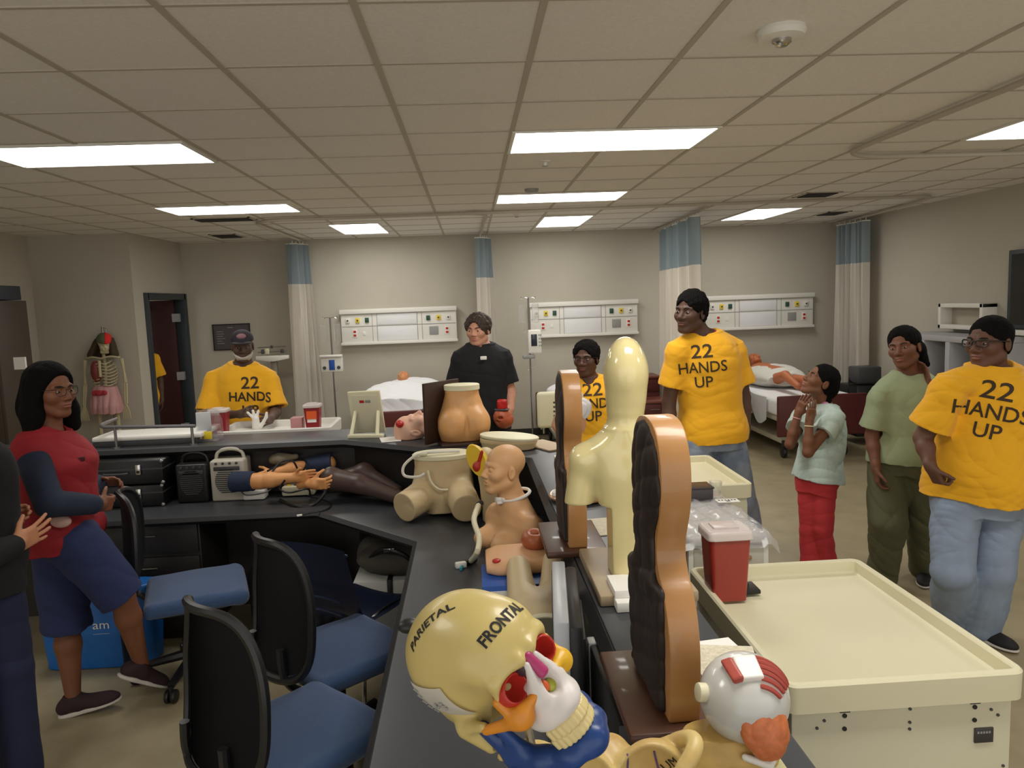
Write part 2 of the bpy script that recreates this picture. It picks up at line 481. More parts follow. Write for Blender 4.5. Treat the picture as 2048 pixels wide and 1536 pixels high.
class Person:
    count = 0
    def __init__(s, name, label, H, foot, yaw, skin, J=None, head=None, hrot=(0, 0, 0), hh=None, build=1., belly=0., bust=0., res=.005,
                 shoulder=1., wide=1., nose=1.1, jaw=1., group=None, neck_r=1.):
        s.o = thing(name, label, 'person', (foot[0], foot[1], 0), math.radians(yaw), group)
        Person.count += 10; s.seed = Person.count
        s.H, s.k, s.b, s.res, s.skin = H, H/1.75, build, res, skin
        k = s.k; s.F = frame(yaw); J = dict(J or {}); s.J = J
        P = J.setdefault('pelvis', Vector((foot[0], foot[1], .515*H)))
        N = J.setdefault('neck', P+Vector((0, 0, .318*H)))
        u = (N-P).normalized(); sd = (s.F[0]-u*s.F[0].dot(u)).normalized(); f = u.cross(sd); f = f if f.dot(s.F[1]) > 0 else -f
        s.R = (sd, f, u); s.T = (N-P).length; s.belly, s.bust = belly, bust
        sw = .172*k*shoulder*build**.5
        for q, e in ((-1, 'a'), (1, 'b')):
            J.setdefault('sh'+e, N+sd*q*sw-u*.066*k)
            J.setdefault('el'+e, J['sh'+e]+Vector((0, 0, -.30*k))+sd*q*.045*k-f*.02*k)
            J.setdefault('wr'+e, J['el'+e]+Vector((0, 0, -.255*k))+f*.05*k+sd*q*.0*k)
            J.setdefault('hip'+e, P+sd*q*.088*k*build-u*.03*k)
            J.setdefault('an'+e, Vector((foot[0], foot[1], .085*k))+s.F[0]*q*.11*k)
            J.setdefault('kn'+e, (J['hip'+e]+J['an'+e])/2+Vector((0, 0, .01))+s.F[1]*.02*k)
        hh = hh or .232*k**.5
        s.hd = Head(head if head is not None else N+u*.155*k+f*.02*k, frame(yaw+hrot[0], hrot[1], hrot[2]), hh, wide, nose, jaw)
        s.hands = {'a': None, 'b': None}; s.neck_r = .055*k*neck_r*build**.4
    def secs(s, ease=0, lo=None, hi=None, hem=0, flare=0):
        out = []; w = s.k*s.b
        A = np.array(TORSO)
        ts = sorted(set([t for t in A[:, 0] if (lo is None or t > lo) and (hi is None or t < hi)]+[x for x in (lo, hi) if x is not None]))
        for t in ts:
            a = np.interp(t, A[:, 0], A[:, 1])*w+ease; d = np.interp(t, A[:, 0], A[:, 2])*w+ease; o = 0
            bl = s.belly*math.exp(-((t-.2)/.26)**2); d += bl*.6; o += bl*.45; a += bl*.35
            bu = s.bust*math.exp(-((t-.66)/.12)**2); d += bu*.5; o += bu*.5
            if hem and t < .45: q = (.45-t)/.6; a += hem*q; d += hem*q*.8
            out.append((t*s.T, a, d, o))
        return out
    def body(s, lids=False, legs=True):
        J, k, b, S = s.J, s.k, s.b, Solid()
        S.loft(s.secs(-.006), J['pelvis'], s.R, .03)
        S.cap(J['neck']-s.R[2]*.05*k, s.hd.p(0, -.020, -.045), s.neck_r*1.12, s.neck_r*.98, .03*k)
        for e, q in (('a', -1), ('b', 1)):
            S.cap(J['neck'].lerp(J['sh'+e], .2), J['sh'+e], .050*k, .047*k*b**.5, .03)
            S.cap(J['sh'+e], J['el'+e], .048*k*b**.7, .040*k*b**.7, .02)
            m = J['el'+e].lerp(J['wr'+e], .35)
            S.cap(J['el'+e], m, .039*k*b**.7, .039*k*b**.6, .012); S.cap(m, J['wr'+e], .038*k*b**.6, .026*k, .015)
            h = s.hands[e]
            if h:
                hand.side = h.get('side', 1); hand(S, J['wr'+e], h['d'], h['u'], k**.6*h.get('size', 1), h.get('curl', .3), h.get('spread', .02), h.get('tcurl', .3))
            if legs:
                S.cap(J['hip'+e], J['kn'+e], .082*k*b**.8, .054*k*b**.6, .02)
                m = J['kn'+e].lerp(J['an'+e], .3)
                S.cap(J['kn'+e], m, .054*k*b**.6, .056*k*b**.6, .012); S.cap(m, J['an'+e], .056*k*b**.6, .034*k, .02)
                S.cap(J['an'+e], J['an'+e]-Vector((0, 0, .03*k)), .033*k, .030*k, .01)
        s.hd.solid(S, lids=lids)
        return S.build('body', s.skin, s.o, s.res)
    def arms_default(s, curl=.35):
        for e, q in (('a', -1), ('b', 1)):
            d = (s.J['wr'+e]-s.J['el'+e]).normalized()
            s.hands[e] = dict(d=d+Vector((0, 0, -.3)), u=s.F[1], curl=curl, side=q)
    def shirt(s, m, ease=.018, hem=-.22, sleeve=.62, sr=1.25, flare=.016, name='t_shirt', neck=1.12, rough=.0035, drop=0, res=None, neckdrop=.0):
        J, k, b, S = s.J, s.k, s.b, Solid()
        S.loft(s.secs(ease, hem, 1.0, flare), J['pelvis'], s.R, .02)
        for e, q in (('a', -1), ('b', 1)):
            S.cap(J['neck'].lerp(J['sh'+e], .25)-s.R[2]*.008, J['sh'+e], .050*k+ease*.8, .047*k*b**.5+ease*.7, .03)
            if sleeve <= 0: S.ell(J['sh'+e], .058*k*b**.6, None, .04); continue
            if sleeve > 1:
                w = J['el'+e].lerp(J['wr'+e], sleeve-1)
                S.cap(J['sh'+e], J['el'+e], (.058*k*b**.7)*1.03, .050*k*b**.7, .035); S.cap(J['el'+e], w, .050*k*b**.7, .036*k*b**.6, .01)
                continue
            w = J['sh'+e].lerp(J['el'+e], sleeve); v = (w-J['sh'+e]).normalized(); x = v.cross(s.R[1]).normalized(); L = (w-J['sh'+e]).length
            r0 = .050*k*b**.7+.010; r1 = (.046*k*b**.7)*sr+.012
            S.loft([(-.02, r0*.7, r0*.7, 0), (.02, r0, r0, 0), (L, r1*1.05, r1, 0)], J['sh'+e], (x, x.cross(v), v), .04, 'u', 2)
            S.cap(w-v*.022, w+v*.03, r1-.009, None, .004, 's')
        if rough: S.rough(rough*2.2, (13, 13, 20), s.seed); S.rough(rough*1.1, (32, 32, 42), s.seed+1)
        n0 = J['neck']+s.R[2]*(-.035-neckdrop)*k+s.R[1]*.018*k
        S.cap(n0, J['neck']+s.R[2]*.14*k+s.R[1]*.01*k, s.neck_r*neck*1.12, s.neck_r*neck*1.2, .012, 's')
        s.S = S
        o = S.build(name, m, s.o, res or s.res); s.bv = S.bvh(); return o
    def print22(s, m, c, size=.085, width=.29, rowgap=.098, right=None, up=None, name='shirt_print', lines=None):
        k = size/.085
        L = lines or [('22', size*1.4, .135*k, rowgap*1.02, .0012), ('HANDS', size*1.16, width, 0, .0010), ('UP', size*1.16, .115*k, -rowgap*.96, .0010)]
        return text_on(name, L, c, right or s.R[0], up or s.R[2], m, s.o, s.bv, .0025)
    def trousers(s, m, top=.08, ease=.006, thigh=1.1, knee=1.2, cuff=1.5, end=None, rough=.003, name='trousers', shorts=None, hip=1.):
        J, k, b, S = s.J, s.k, s.b, Solid()
        S.loft([(z, a*hip, d*hip, o) for z, a, d, o in s.secs(ease, -.14, top)], J['pelvis'], s.R, .03)
        for e in 'ab':
            h = J['hip'+e]; kn = J['kn'+e]; an = J['an'+e]
            if shorts:
                q = h.lerp(kn, shorts[e]) if shorts[e] <= 1 else kn.lerp(an, shorts[e]-1)
                S.cap(h, q if shorts[e] <= 1 else kn, .092*k*b**.8*thigh, .078*k*b*knee, .05)
                if shorts[e] > 1: S.cap(kn, q, .078*k*b*knee, .08*k*b*knee, .02)
                v = (q-h).normalized(); S.cut(q, v, .003, (np.array(list(q+v*.1))-.12, np.array(list(q+v*.1))+.12))
                continue
            q = kn.lerp(an, end[e] if end else 1.0)
            S.cap(h, kn, .080*k*b**.8*thigh, .060*k*b**.6*knee, .03); S.cap(kn, q, .060*k*b**.6*knee, .044*k*cuff, .015)
        if rough: S.rough(rough*2.6, (15, 15, 20), s.seed+2); S.rough(rough*.9, (36, 36, 40), s.seed+3)
        return S.build(name, m, s.o, s.res)
    def shoe(s, e, m, msole, toe=None, L=.275, z=None, up=None, name='shoe'):
        """toe: direction the foot points"""
        k = s.k; an = s.J['an'+e]; d = Vector(toe if toe is not None else s.F[1]).normalized()
        up = Vector(up or (0, 0, 1)); up = (up-d*up.dot(d)).normalized(); w = d.cross(up)
        b0 = an-up*(.085*k if z is None else z)              # point on the sole under the ankle
        R = (w, d, up)
        S = Solid()
        S.cap(b0-d*.055*k+up*.045*k, b0+d*.02*k+up*.05*k, .034*k, .040*k, .02); S.cap(b0+d*.02*k+up*.048*k, b0+d*.15*k+up*.030*k, .042*k, .030*k, .02)
        S.ell(b0+d*.12*k+up*.028*k, (.046*k, .085*k, .030*k), R, .02); S.cap(b0-d*.03*k+up*.06*k, an+up*.0*k-d*.005, .040*k, .040*k, .02)
        S.cut(b0+up*.016*k, -up, .003); S.cap(an-up*.02*k, an+up*.1, .033*k, .036*k, .004, 's')
        sh = S.build(name, m, s.o, min(s.res, .004))
        S = Solid(); S.ell(b0-d*.035*k+up*.011*k, (.038*k, .055*k, .016*k), R, .01); S.ell(b0+d*.11*k+up*.011*k, (.049*k, .098*k, .015*k), R, .03)
        S.box(b0+d*.03*k+up*.011*k, (.034*k, .06*k, .011*k), .01, R, .02)
        S.cut(b0+up*.024*k, up, .002); S.cut(b0+up*.001, -up, .002)
        S.build('sole', msole, sh, min(s.res, .004))
        return sh
# ---------------------------------------------------------------- materials
M = {}
M['wall'] = mat('painted wall', (190, 184, 170), .85, var=(3, .03), bump=(220, .05))
M['ceil'] = mat('acoustic tile', (238, 234, 228), .95, var=(60, .06), bump=(150, .25))
M['tbar'] = mat('ceiling grid metal', (186, 178, 164), .7)
M['floor'] = mat('vinyl floor', (168, 156, 126), .38, var=(5, .08), two=(154, 142, 113))
M['base'] = mat('black rubber baseboard', (44, 42, 42), .6)
M['frame'] = mat('dark blue grey door frame', (48, 56, 62), .45)
M['maroon'] = mat('maroon wood laminate', (92, 36, 34), .38, var=(6, .15))
M['darkred'] = mat('dark red door', (60, 26, 24), .4, var=(5, .2))
M['white'] = mat('white plastic', (232, 230, 222), .4)
M['matte'] = mat('white paper', (235, 232, 225), .8)
M['cream'] = mat('cream plastic', (222, 216, 184), .5)
M['creamd'] = mat('cream body plastic', (214, 209, 182), .5, var=(2, .04))
M['grey'] = mat('grey plastic', (150, 150, 148), .45)
M['dgrey'] = mat('dark grey plastic', (70, 70, 72), .5)
M['black'] = mat('black plastic', (24, 24, 25), .42)
M['blackm'] = mat('black fabric', (20, 20, 23), .9)
M['chrome'] = mat('chrome', (200, 200, 200), .18, 1)
M['steel'] = mat('brushed steel', (150, 150, 150), .35, 1)
M['red'] = mat('red plastic', (190, 34, 30), .4)
M['yellowp'] = mat('yellow plastic', (235, 205, 40), .45)
M['green'] = mat('dark green plastic', (34, 84, 66), .45)
M['blue'] = mat('blue plastic', (36, 84, 170), .45)
LAMP = {k: mat('lit diffuser '+k, (255, 252, 246), .5, emit=LIGHT_POWER*v) for k, v in (('centre', 1.0), ('left', .66), ('bed', .78), ('right', .6))}
M['ccream'] = mat('cream curtain cloth', (246, 240, 230), .9)
M['cmesh'] = mat('pale blue curtain mesh', (178, 192, 198), .9, alpha=.82)
M['sheet'] = mat('white bed sheet', (232, 232, 234), .85, bump=(18, .3))
M['skinm'] = mat('manikin skin', (206, 140, 92), .5)
M['counter'] = mat('charcoal laminate', (62, 64, 68), .40, var=(160, .12))
M['edge'] = mat('dark laminate edge', (24, 24, 26), .6)
M['knee'] = mat('dark brown panel', (46, 41, 38), .5, var=(9, .12))
M['clear'] = mat('clear plastic', (240, 242, 245), .08, trans=.9, alpha=.45)
M['sharps'] = mat('red sharps plastic', (150, 48, 38), .35, coat=.2)
M['lid'] = mat('frosted clear lid', (226, 214, 210), .3, alpha=.82)
M['orange'] = mat('orange label', (226, 92, 30), .6)
M['ink'] = mat('black ink', (28, 26, 26), .7)

# ---------------------------------------------------------------- room
CZ = 2.82; YB = 10.45; XR = 5.22; XL = -4.95; XD = -3.84; YF = 8.9; YN = -2.2
structure(MB().bx(XL-1.6, XR+.1, YN, YB+2.2, -.06, 0).build('floor', M['floor']))
structure(MB().bx(XL-1.6, XR+.1, YN, YB+2.2, CZ, CZ+.05).build('ceiling', M['ceil']))
g = MB()
for i in range(-9, 10):
    x = .27+.585*i
    if XL < x < XR: g.bx(x-.012, x+.012, YN, YB, CZ-.005, CZ)
for i in range(-11, 11):
    y = 4.225+.6*i
    if YN < y < YB: g.bx(XL, XR, y-.008, y+.008, CZ-.004, CZ)
structure(g.build('trim_1', M['tbar']))
structure(MB().bx(XD, XR+.1, YB, YB+.1, 0, CZ).build('wall_back', M['wall']))
structure(MB().bx(XR, XR+.1, YN, YB, 0, CZ).build('wall_right', M['wall']))
structure(MB().bx(XL-.1, XL, YN, YF+.1, 0, CZ).build('wall_left', M['wall']))
structure(MB().bx(XL, XD, YF, YF+.1, 0, CZ).build('wall_alcove', M['wall']))
DY0, DY1, DH = 9.22, 10.40, 2.09
w = MB(); w.bx(XD-.1, XD, YF+.1, DY0, 0, CZ); w.bx(XD-.1, XD, DY1, YB+.1, 0, CZ); w.bx(XD-.1, XD, DY0, DY1, DH, CZ)
structure(w.build('wall_door', M['wall']))
structure(MB().bx(XL-1.5, XD-.1, YB+1.6, YB+1.7, 0, CZ).build('wall_corridor', M['wall']))
structure(MB().bx(XL-1.6, XL-1.5, YF+.1, YB+1.7, 0, CZ).build('wall_corridor_left', M['wall']))
b = MB(); b.bx(XD, XR, YB-.012, YB, 0, .1); b.bx(XD-.0, XD+.012, YF, DY0-.06, 0, .1)
structure(b.build('baseboard_back', M['base']))
structure(MB().bx(XR-.012, XR, YN, YB, 0, .1).build('baseboard_right', M['base']))
structure(MB().bx(XL, XD, YF-.012, YF, 0, .1).build('baseboard_alcove', M['base']))
# door: dark frame in the opening, dark red leaf swung into the corridor
d = thing('door_1', 'dark red door standing open into the corridor', 'door', (XD, DY1-.05, 0)); d['kind'] = 'structure'
f = MB(); f.bx(XD-.13, XD+.03, DY0-.06, DY0+.03, 0, DH+.06, .004); f.bx(XD-.13, XD+.03, DY1-.04, DY1+.05, 0, DH+.06, .004); f.bx(XD-.13, XD+.03, DY0, DY1, DH-.02, DH+.06, .004)
f.build('door_frame', M['frame'], d)
MB().bx(XD-1.0, XD-.10, DY1-.10, DY1-.05, .01, DH-.02, .003).build('door_leaf', M['darkred'], d)
h = MB()
for z in (.3, 1.0, 1.78): h.bx(XD-.13, XD-.04, DY1-.108, DY1-.03, z, z+.11, .002)
h.build('door_hinge', M['grey'], d)
MB().bx(XD-.62, XD-.42, DY1-.16, DY1-.1, DH-.14, DH-.06, .01).build('door_closer', M['grey'], d)
m = MB(); m.bx(XD-.99, XD-.93, DY1-.109, DY1-.1, 1.35, 1.7, .002); m.build('door_plate', M['grey'], d)

# ceiling lights: troffers with a frame and a lit diffuser
def light(x, y, sx, sy, label, row='centre'):
    t = thing('ceiling_light', label, 'ceiling light', (x+sx/2, y+sy/2, CZ), 0, 'recessed ceiling lights')
    f = MB(); e = .022
    f.bx(x, x+e, y, y+sy, CZ-.012, CZ, .002); f.bx(x+sx-e, x+sx, y, y+sy, CZ-.012, CZ, .002)
    f.bx(x+e, x+sx-e, y, y+e, CZ-.012, CZ, .002); f.bx(x+e, x+sx-e, y+sy-e, y+sy, CZ-.012, CZ, .002)
    f.build('frame', M['white'], t)
    p = MB(); n = 24
    def fn(u, v):
        a = v if sy < sx else u
        return Vector((x+e+u*(sx-2*e), y+e+v*(sy-2*e), CZ-.004-.006*abs(math.sin(a*PI*3))))
    p.grid(fn, n, n).build('diffuser', LAMP[row], t)
    return t
light(.27, 4.225, 1.17, .6, 'long lit ceiling panel at top centre, nearest of the centre row')
light(.27, 6.65, 1.17, .6, 'long lit ceiling panel second back in the centre row')
light(.855, 8.5, .585, 1.2, 'small lit ceiling panel over the bed behind the pale torso, farthest of the centre row', 'bed')
light(-2.68, 4.265, 1.17, .6, 'long lit ceiling panel cut by the left edge of the photo', 'left')
light(-2.72, 6.80, 1.17, .6, 'long lit ceiling panel second back in the left row', 'left')
light(-1.56, 8.62, .585, 1.2, 'small lit ceiling panel above the leftmost bed, beside the left curtain', 'bed')
light(3.2, 8.38, .585, 1.2, 'lit ceiling panel over the rightmost bed', 'bed')
light(3.18, 4.20, 1.17, .6, 'lit ceiling panel cut by the right edge of the photo', 'right')
for x, y, r_, w_ in ((.27, 1.1, 'centre', 'straight above'), (-2.68, 1.1, 'left', 'left of'), (3.18, 1.1, 'right', 'right of')): light(x, y, 1.17, .6, 'lit ceiling panel outside the photo, '+w_+' the photographer', r_)

def tag1(o, label, cat, group=None): return tag(o, label, cat, group)
# smoke detector, sprinklers, vents
t = thing('smoke_detector', 'round white ceiling smoke detector with a clear dome', 'smoke detector', (1.143, 2.73, CZ))
MB().lathe([(.0, 0), (.083, 0), (.086, -.012), (.078, -.030), (.045, -.036), (0, -.036)], (1.143, 2.73, CZ), 40).build('base', M['white'], t)
MB().lathe([(.035, 0), (.034, -.012), (.02, -.024), (0, -.028)], (1.143, 2.73, CZ-.035), 24).build('dome', M['chrome'], t)
for px, lab in (((1090, 322), 'small ceiling sprinkler just behind the nearest centre light'), ((1033, 428), 'small ceiling sprinkler beyond the curtain track at centre')):
    c = at(*px, z=CZ)
    t = thing('sprinkler', lab, 'sprinkler', c, 0, 'ceiling sprinklers')
    MB().lathe([(.04, 0), (.038, -.006), (.015, -.01), (.012, -.03), (0, -.03)], c, 20).build('escutcheon', M['white'], t)
    MB().lathe([(.0, -.03), (.022, -.032), (.02, -.036), (0, -.036)], c, 16).build('deflector', M['grey'], t)
c = at(1063, 378, z=CZ)
tag(MB().lathe([(0, 0), (.06, 0), (.058, -.02), (.04, -.03), (0, -.03)], c, 24).build('ceiling_speaker', M['grey']), 'small round grey ceiling sensor in front of the second centre light', 'sensor')
def vent(x, y, sx, sy, lab):
    t = thing('air_vent', lab, 'air vent', (x+sx/2, y+sy/2, CZ), 0, 'ceiling air vents')
    f = MB(); e = .03
    f.bx(x, x+e, y, y+sy, CZ-.008, CZ); f.bx(x+sx-e, x+sx, y, y+sy, CZ-.008, CZ); f.bx(x, x+sx, y, y+e, CZ-.008, CZ); f.bx(x, x+sx, y+sy-e, y+sy, CZ-.008, CZ)
    f.build('frame', M['tbar'], t)
    s = MB(); k = 9
    for i in range(k):
        yy = y+e+(sy-2*e)*(i+.5)/k
        s.box((x+sx/2, yy, CZ-.008), (sx-2*e, .03, .003), R=Matrix.Rotation(.6, 4, 'X'))
    s.build('louvre', M['dgrey'], t)
vent(-2.72, 7.72, .58, .28, 'dark louvred air vent behind the second left light')
vent(-3.1, 9.35, .32, .45, 'dark louvred air vent near the left back wall')
vent(3.25, 7.15, .35, .35, 'louvred air vent beside the right end of the curtain track')
vent(4.32, 8.95, .3, .42, 'dark louvred air vent near the right back corner')

# curtain tracks
TZ = CZ-.03
def track(pts, lab, sub=6):
    tag(MB().tube(spline(pts, sub), .017, 8).build('curtain_track', M['tbar']), lab, 'curtain track', 'ceiling curtain tracks')
def P2(x, y): return Vector((x, y, TZ))
track([P2(-2.2, 10.4), P2(-2.2, 9.2), P2(-2.19, 8.3), P2(-2.13, 8.0), P2(-1.9, 7.82), P2(-1.4, 7.8), P2(0, 7.75), P2(2.4, 7.6), P2(4.4, 7.5), P2(4.65, 7.55), P2(4.8, 7.8), P2(5.0, 9.2), P2(5.1, 10.4)], 'long curtain track rounding both ends of the bed bays', 10)
track([P2(.18, 10.4), P2(.19, 9), P2(.2, 8.0), P2(.1, 7.8), P2(-.1, 7.76)], 'curtain track branch above the second bed curtain')
track([P2(2.58, 10.4), P2(2.56, 9), P2(2.5, 7.9), P2(2.4, 7.66)], 'curtain track branch above the widest curtain')
track([P2(2.5, 1.5), P2(2.52, 3.4), P2(2.53, 4.7), P2(2.58, 5.0), P2(2.8, 5.15), P2(3.2, 5.17), P2(5.1, 5.2)], 'ceiling curtain track bending near the right edge of the photo')

# curtains: blue mesh above cream cloth, hung from the track on short runners
def curtain(x0, y0, x1, y1, lab, folds=7, amp=.05, z0=.28, spread=1.25):
    a, b = Vector((x0, y0, 0)), Vector((x1, y1, 0)); L = (b-a).length; d = (b-a)/L; n = Vector((-d.y, d.x, 0))
    t = thing('privacy_curtain', lab, 'curtain', ((x0+x1)/2, (y0+y1)/2, 0), 0, 'bed bay curtains')
    def fn(zt, zb, jit):
        def f(u, v):
            z = zt+(zb-zt)*v; k = 1+(spread-1)*max(0, (2.74-z)/2.4)
            s = u*folds*2*PI
            return a+d*(L*(.5+(u-.5)*k))+n*(amp*(math.sin(s)+.35*math.sin(2.3*s+1+z*.8))*(.75+.25*k))+Vector((0, 0, z))
        return f
    nu = folds*12
    MB().grid(fn(2.735, 2.215, 0), nu, 4).build('mesh_top', M['cmesh'], t, thick=.003, recalc=False)
    MB().grid(fn(2.215, z0, 0), nu, 24).build('cloth', M['ccream'], t, thick=.004, recalc=False)
    MB().tube([fn(2.735, 2.7, 0)(u/60, 0) for u in range(61)], .008, 6).build('hem', M['white'], t)
    for i in range(folds):
        p = a+d*(L*(i+.5)/folds); MB().cyl(p+Vector((0, 0, 2.73)), p+Vector((0, 0, 2.775)), .006, n=6).build('runner', M['white'], t)
curtain(-2.28, 10.0, -2.17, 10.33, 'narrow bunched curtain left of the leftmost bed', 4, .07, spread=1.5)
curtain(.16, 10.0, .27, 10.33, 'narrow bunched curtain behind the person in black', 4, .06, spread=1.5)
curtain(2.57, 10.0, 2.5, 8.15, 'wide curtain hanging behind the tallest person', 13, .06, spread=1.02)
curtain(4.98, 10.05, 5.04, 9.35, 'bunched curtain by the right back corner beside the right bed', 6, .06, spread=1.1)

# ---------------------------------------------------------------- headwalls
def headwall(x0, x1, lab):
    z0, z1, y = 1.385, 1.845, YB-.09; w = x1-x0
    t = thing('headwall_unit', lab, 'medical wall panel', ((x0+x1)/2, YB-.05, z0), 0, 'medical headwall panels')
    MB().bx(x0, x1, y, YB, z0, z1, .006).build('housing', M['white'], t)
    r = MB(); r.bx(x0-.01, x1+.01, y-.035, y+.01, z1-.05, z1+.012, .006); r.build('top_rail', M['white'], t)
    r = MB(); r.bx(x0-.01, x1+.01, y-.03, y+.01, z0-.012, z0+.025, .006); r.build('bottom_rail', M['white'], t)
    g = MB(); zm = (z0+z1)/2+.01
    g.bx(x0+.01, x1-.01, y-.004, y, zm-.004, zm+.004)
    g.bx(x0+.01, x1-.01, y-.004, y, z1-.056, z1-.048)
    for fx in (.27, .31, .66, .70): g.bx(x0+w*fx-.003, x0+w*fx+.003, y-.003, y, z0+.03, z1-.05)
    g.build('seam', M['grey'], t)
    for f0, f1 in ((.315, .655),):
        p = MB(); p.bx(x0+w*f0, x0+w*f1, y-.006, y, z0+.035, zm-.012, .003); p.build('panel', M['sheet'], t)
        p = MB(); p.bx(x0+w*f0, x0+w*f1, y-.006, y, zm+.012, z1-.062, .003); p.build('panel', M['sheet'], t)
    for fx, mm in ((.06, 'white'), (.145, 'yellowp'), (.225, 'green'), (.755, 'green'), (.845, 'yellowp'), (.93, 'white')):
        o = MB(); c = x0+w*fx; o.bx(c-.026, c+.026, y-.022, y, zm+.05, zm+.115, .005); q = o.build('gas_outlet', M[mm], t)
        MB().cyl((c, y-.022, zm+.082), (c, y-.03, zm+.082), .012, n=12).build('port', M['dgrey'], q)
    for fx in (.115, .915):
        c = x0+w*fx; o = MB(); o.bx(c-.03, c+.03, y-.008, y, zm-.15, zm-.04, .003); o.build('socket_plate', M['white'], t)
        o = MB(); o.bx(c-.018, c+.018, y-.012, y-.006, zm-.085, zm-.055, .004); o.bx(c-.018, c+.018, y-.012, y-.006, zm-.135, zm-.105, .004); o.build('socket', M['red'], t)
    c = x0+w*.195; MB().bx(c-.02, c+.02, y-.008, y, zm-.12, zm-.07, .003).build('blank_plate', M['matte'], t)
    c = x0+w*.80; o = MB(); o.bx(c-.06, c+.06, y-.01, y, zm-.15, zm-.035, .003); o.build('speaker_grille', M['grey'], t)
headwall(-1.76, -.195, 'medical headwall panel above the leftmost bed')
headwall(.82, 2.31, 'medical headwall panel left of the wide curtain, above the middle bed')
headwall(3.27, 4.80, 'medical headwall panel above the rightmost bed')

# ---------------------------------------------------------------- IV poles
def iv_pole(x, y, ztop, zp, lab, style):
    t = thing('iv_pole', lab, 'drip stand', (x, y, 0))
    MB().cyl((x, y, .08), (x, y, ztop), .011, n=12).build('pole', M['steel'], t)
    h = MB()
    for q in (-1, 1): h.tube(spline([(x, y, ztop-.01), (x+q*.05, y, ztop), (x+q*.085, y, ztop-.015), (x+q*.09, y, ztop+.015)], 5), .004, 6)
    h.build('hook', M['chrome'], t)
    for i in range(5):
        a = i*2*PI/5+.3; leg = MB(); e = Vector((x+.27*math.cos(a), y+.27*math.sin(a), .055))
        leg.tube([(x, y, .11), e], [.014, .010], 8); l = leg.build('leg', M['steel'], t)
        MB().cyl(e+Vector((-.01, 0, -.028)), e+Vector((.01, 0, -.028)), .027, n=14).build('caster', M['black'], l)
    p = MB()
    if style == 0:
        p.box((x, y-.05, zp), (.27, .09, .19), .012); o = p.build('pump', M['white'], t)
        MB().box((x, y-.10, zp+.11), (.29, .06, .03), .01).build('pump_handle', M['white'], o)
        MB().box((x+.005, y-.098, zp-.005), (.072, .01, .13), .003).build('pump_screen', M['blue'], o)
        for q in (-1, 1): MB().cyl((x+q*.09, y-.093, zp-.04), (x+q*.09, y-.105, zp-.04), .022, n=14).build('pump_dial', M['dgrey'], o)
    else:
        p.box((x+.06, y-.05, zp), (.17, .10, .30), .02); o = p.build('pump', M['white'], t)
        MB().box((x+.05, y-.102, zp+.02), (.075, .01, .15), .004).build('pump_screen', mat('dark pump screen', (46, 52, 66), .2), o)
        k = MB()
        for i in range(4):
            for j in range(2): k.box((x+.115+.022*j, y-.102, zp-.05+.045*i), (.014, .008, .02), .002)
        k.build('pump_button', M['grey'], o)
        MB().box((x-.02, y-.05, zp-.19), (.16, .10, .05), .015).build('pump_clamp', M['grey'], t)
    for q in ((-1, 1) if style == 0 else (-1, 1)):
        c = Vector((x+q*.085, y-.005, ztop-.20))
        MB().box(c, (.085, .025, .24), .011, seg=3).build('fluid_bag', M['clear'], t)
        MB().tube(spline([c-Vector((0, 0, .12)), c-Vector((q*.01, .02, .26)), Vector((x+q*.05, y-.06, zp+.14)), Vector((x+q*.03, y-.09, zp-.1)), Vector((x+q*.06, y-.12, zp-.3)), Vector((x+q*.02, y-.05, zp-.36))], 6), .003, 5).build('tubing', M['clear'], t)
iv_pole(-1.80, 9.8, 1.77, 1.17, 'drip stand with a wide white infusion pump by the leftmost bed', 0)
iv_pole(.74, 9.6, 1.93, 1.37, 'tall drip stand with a narrow white infusion pump by the middle bed', 1)

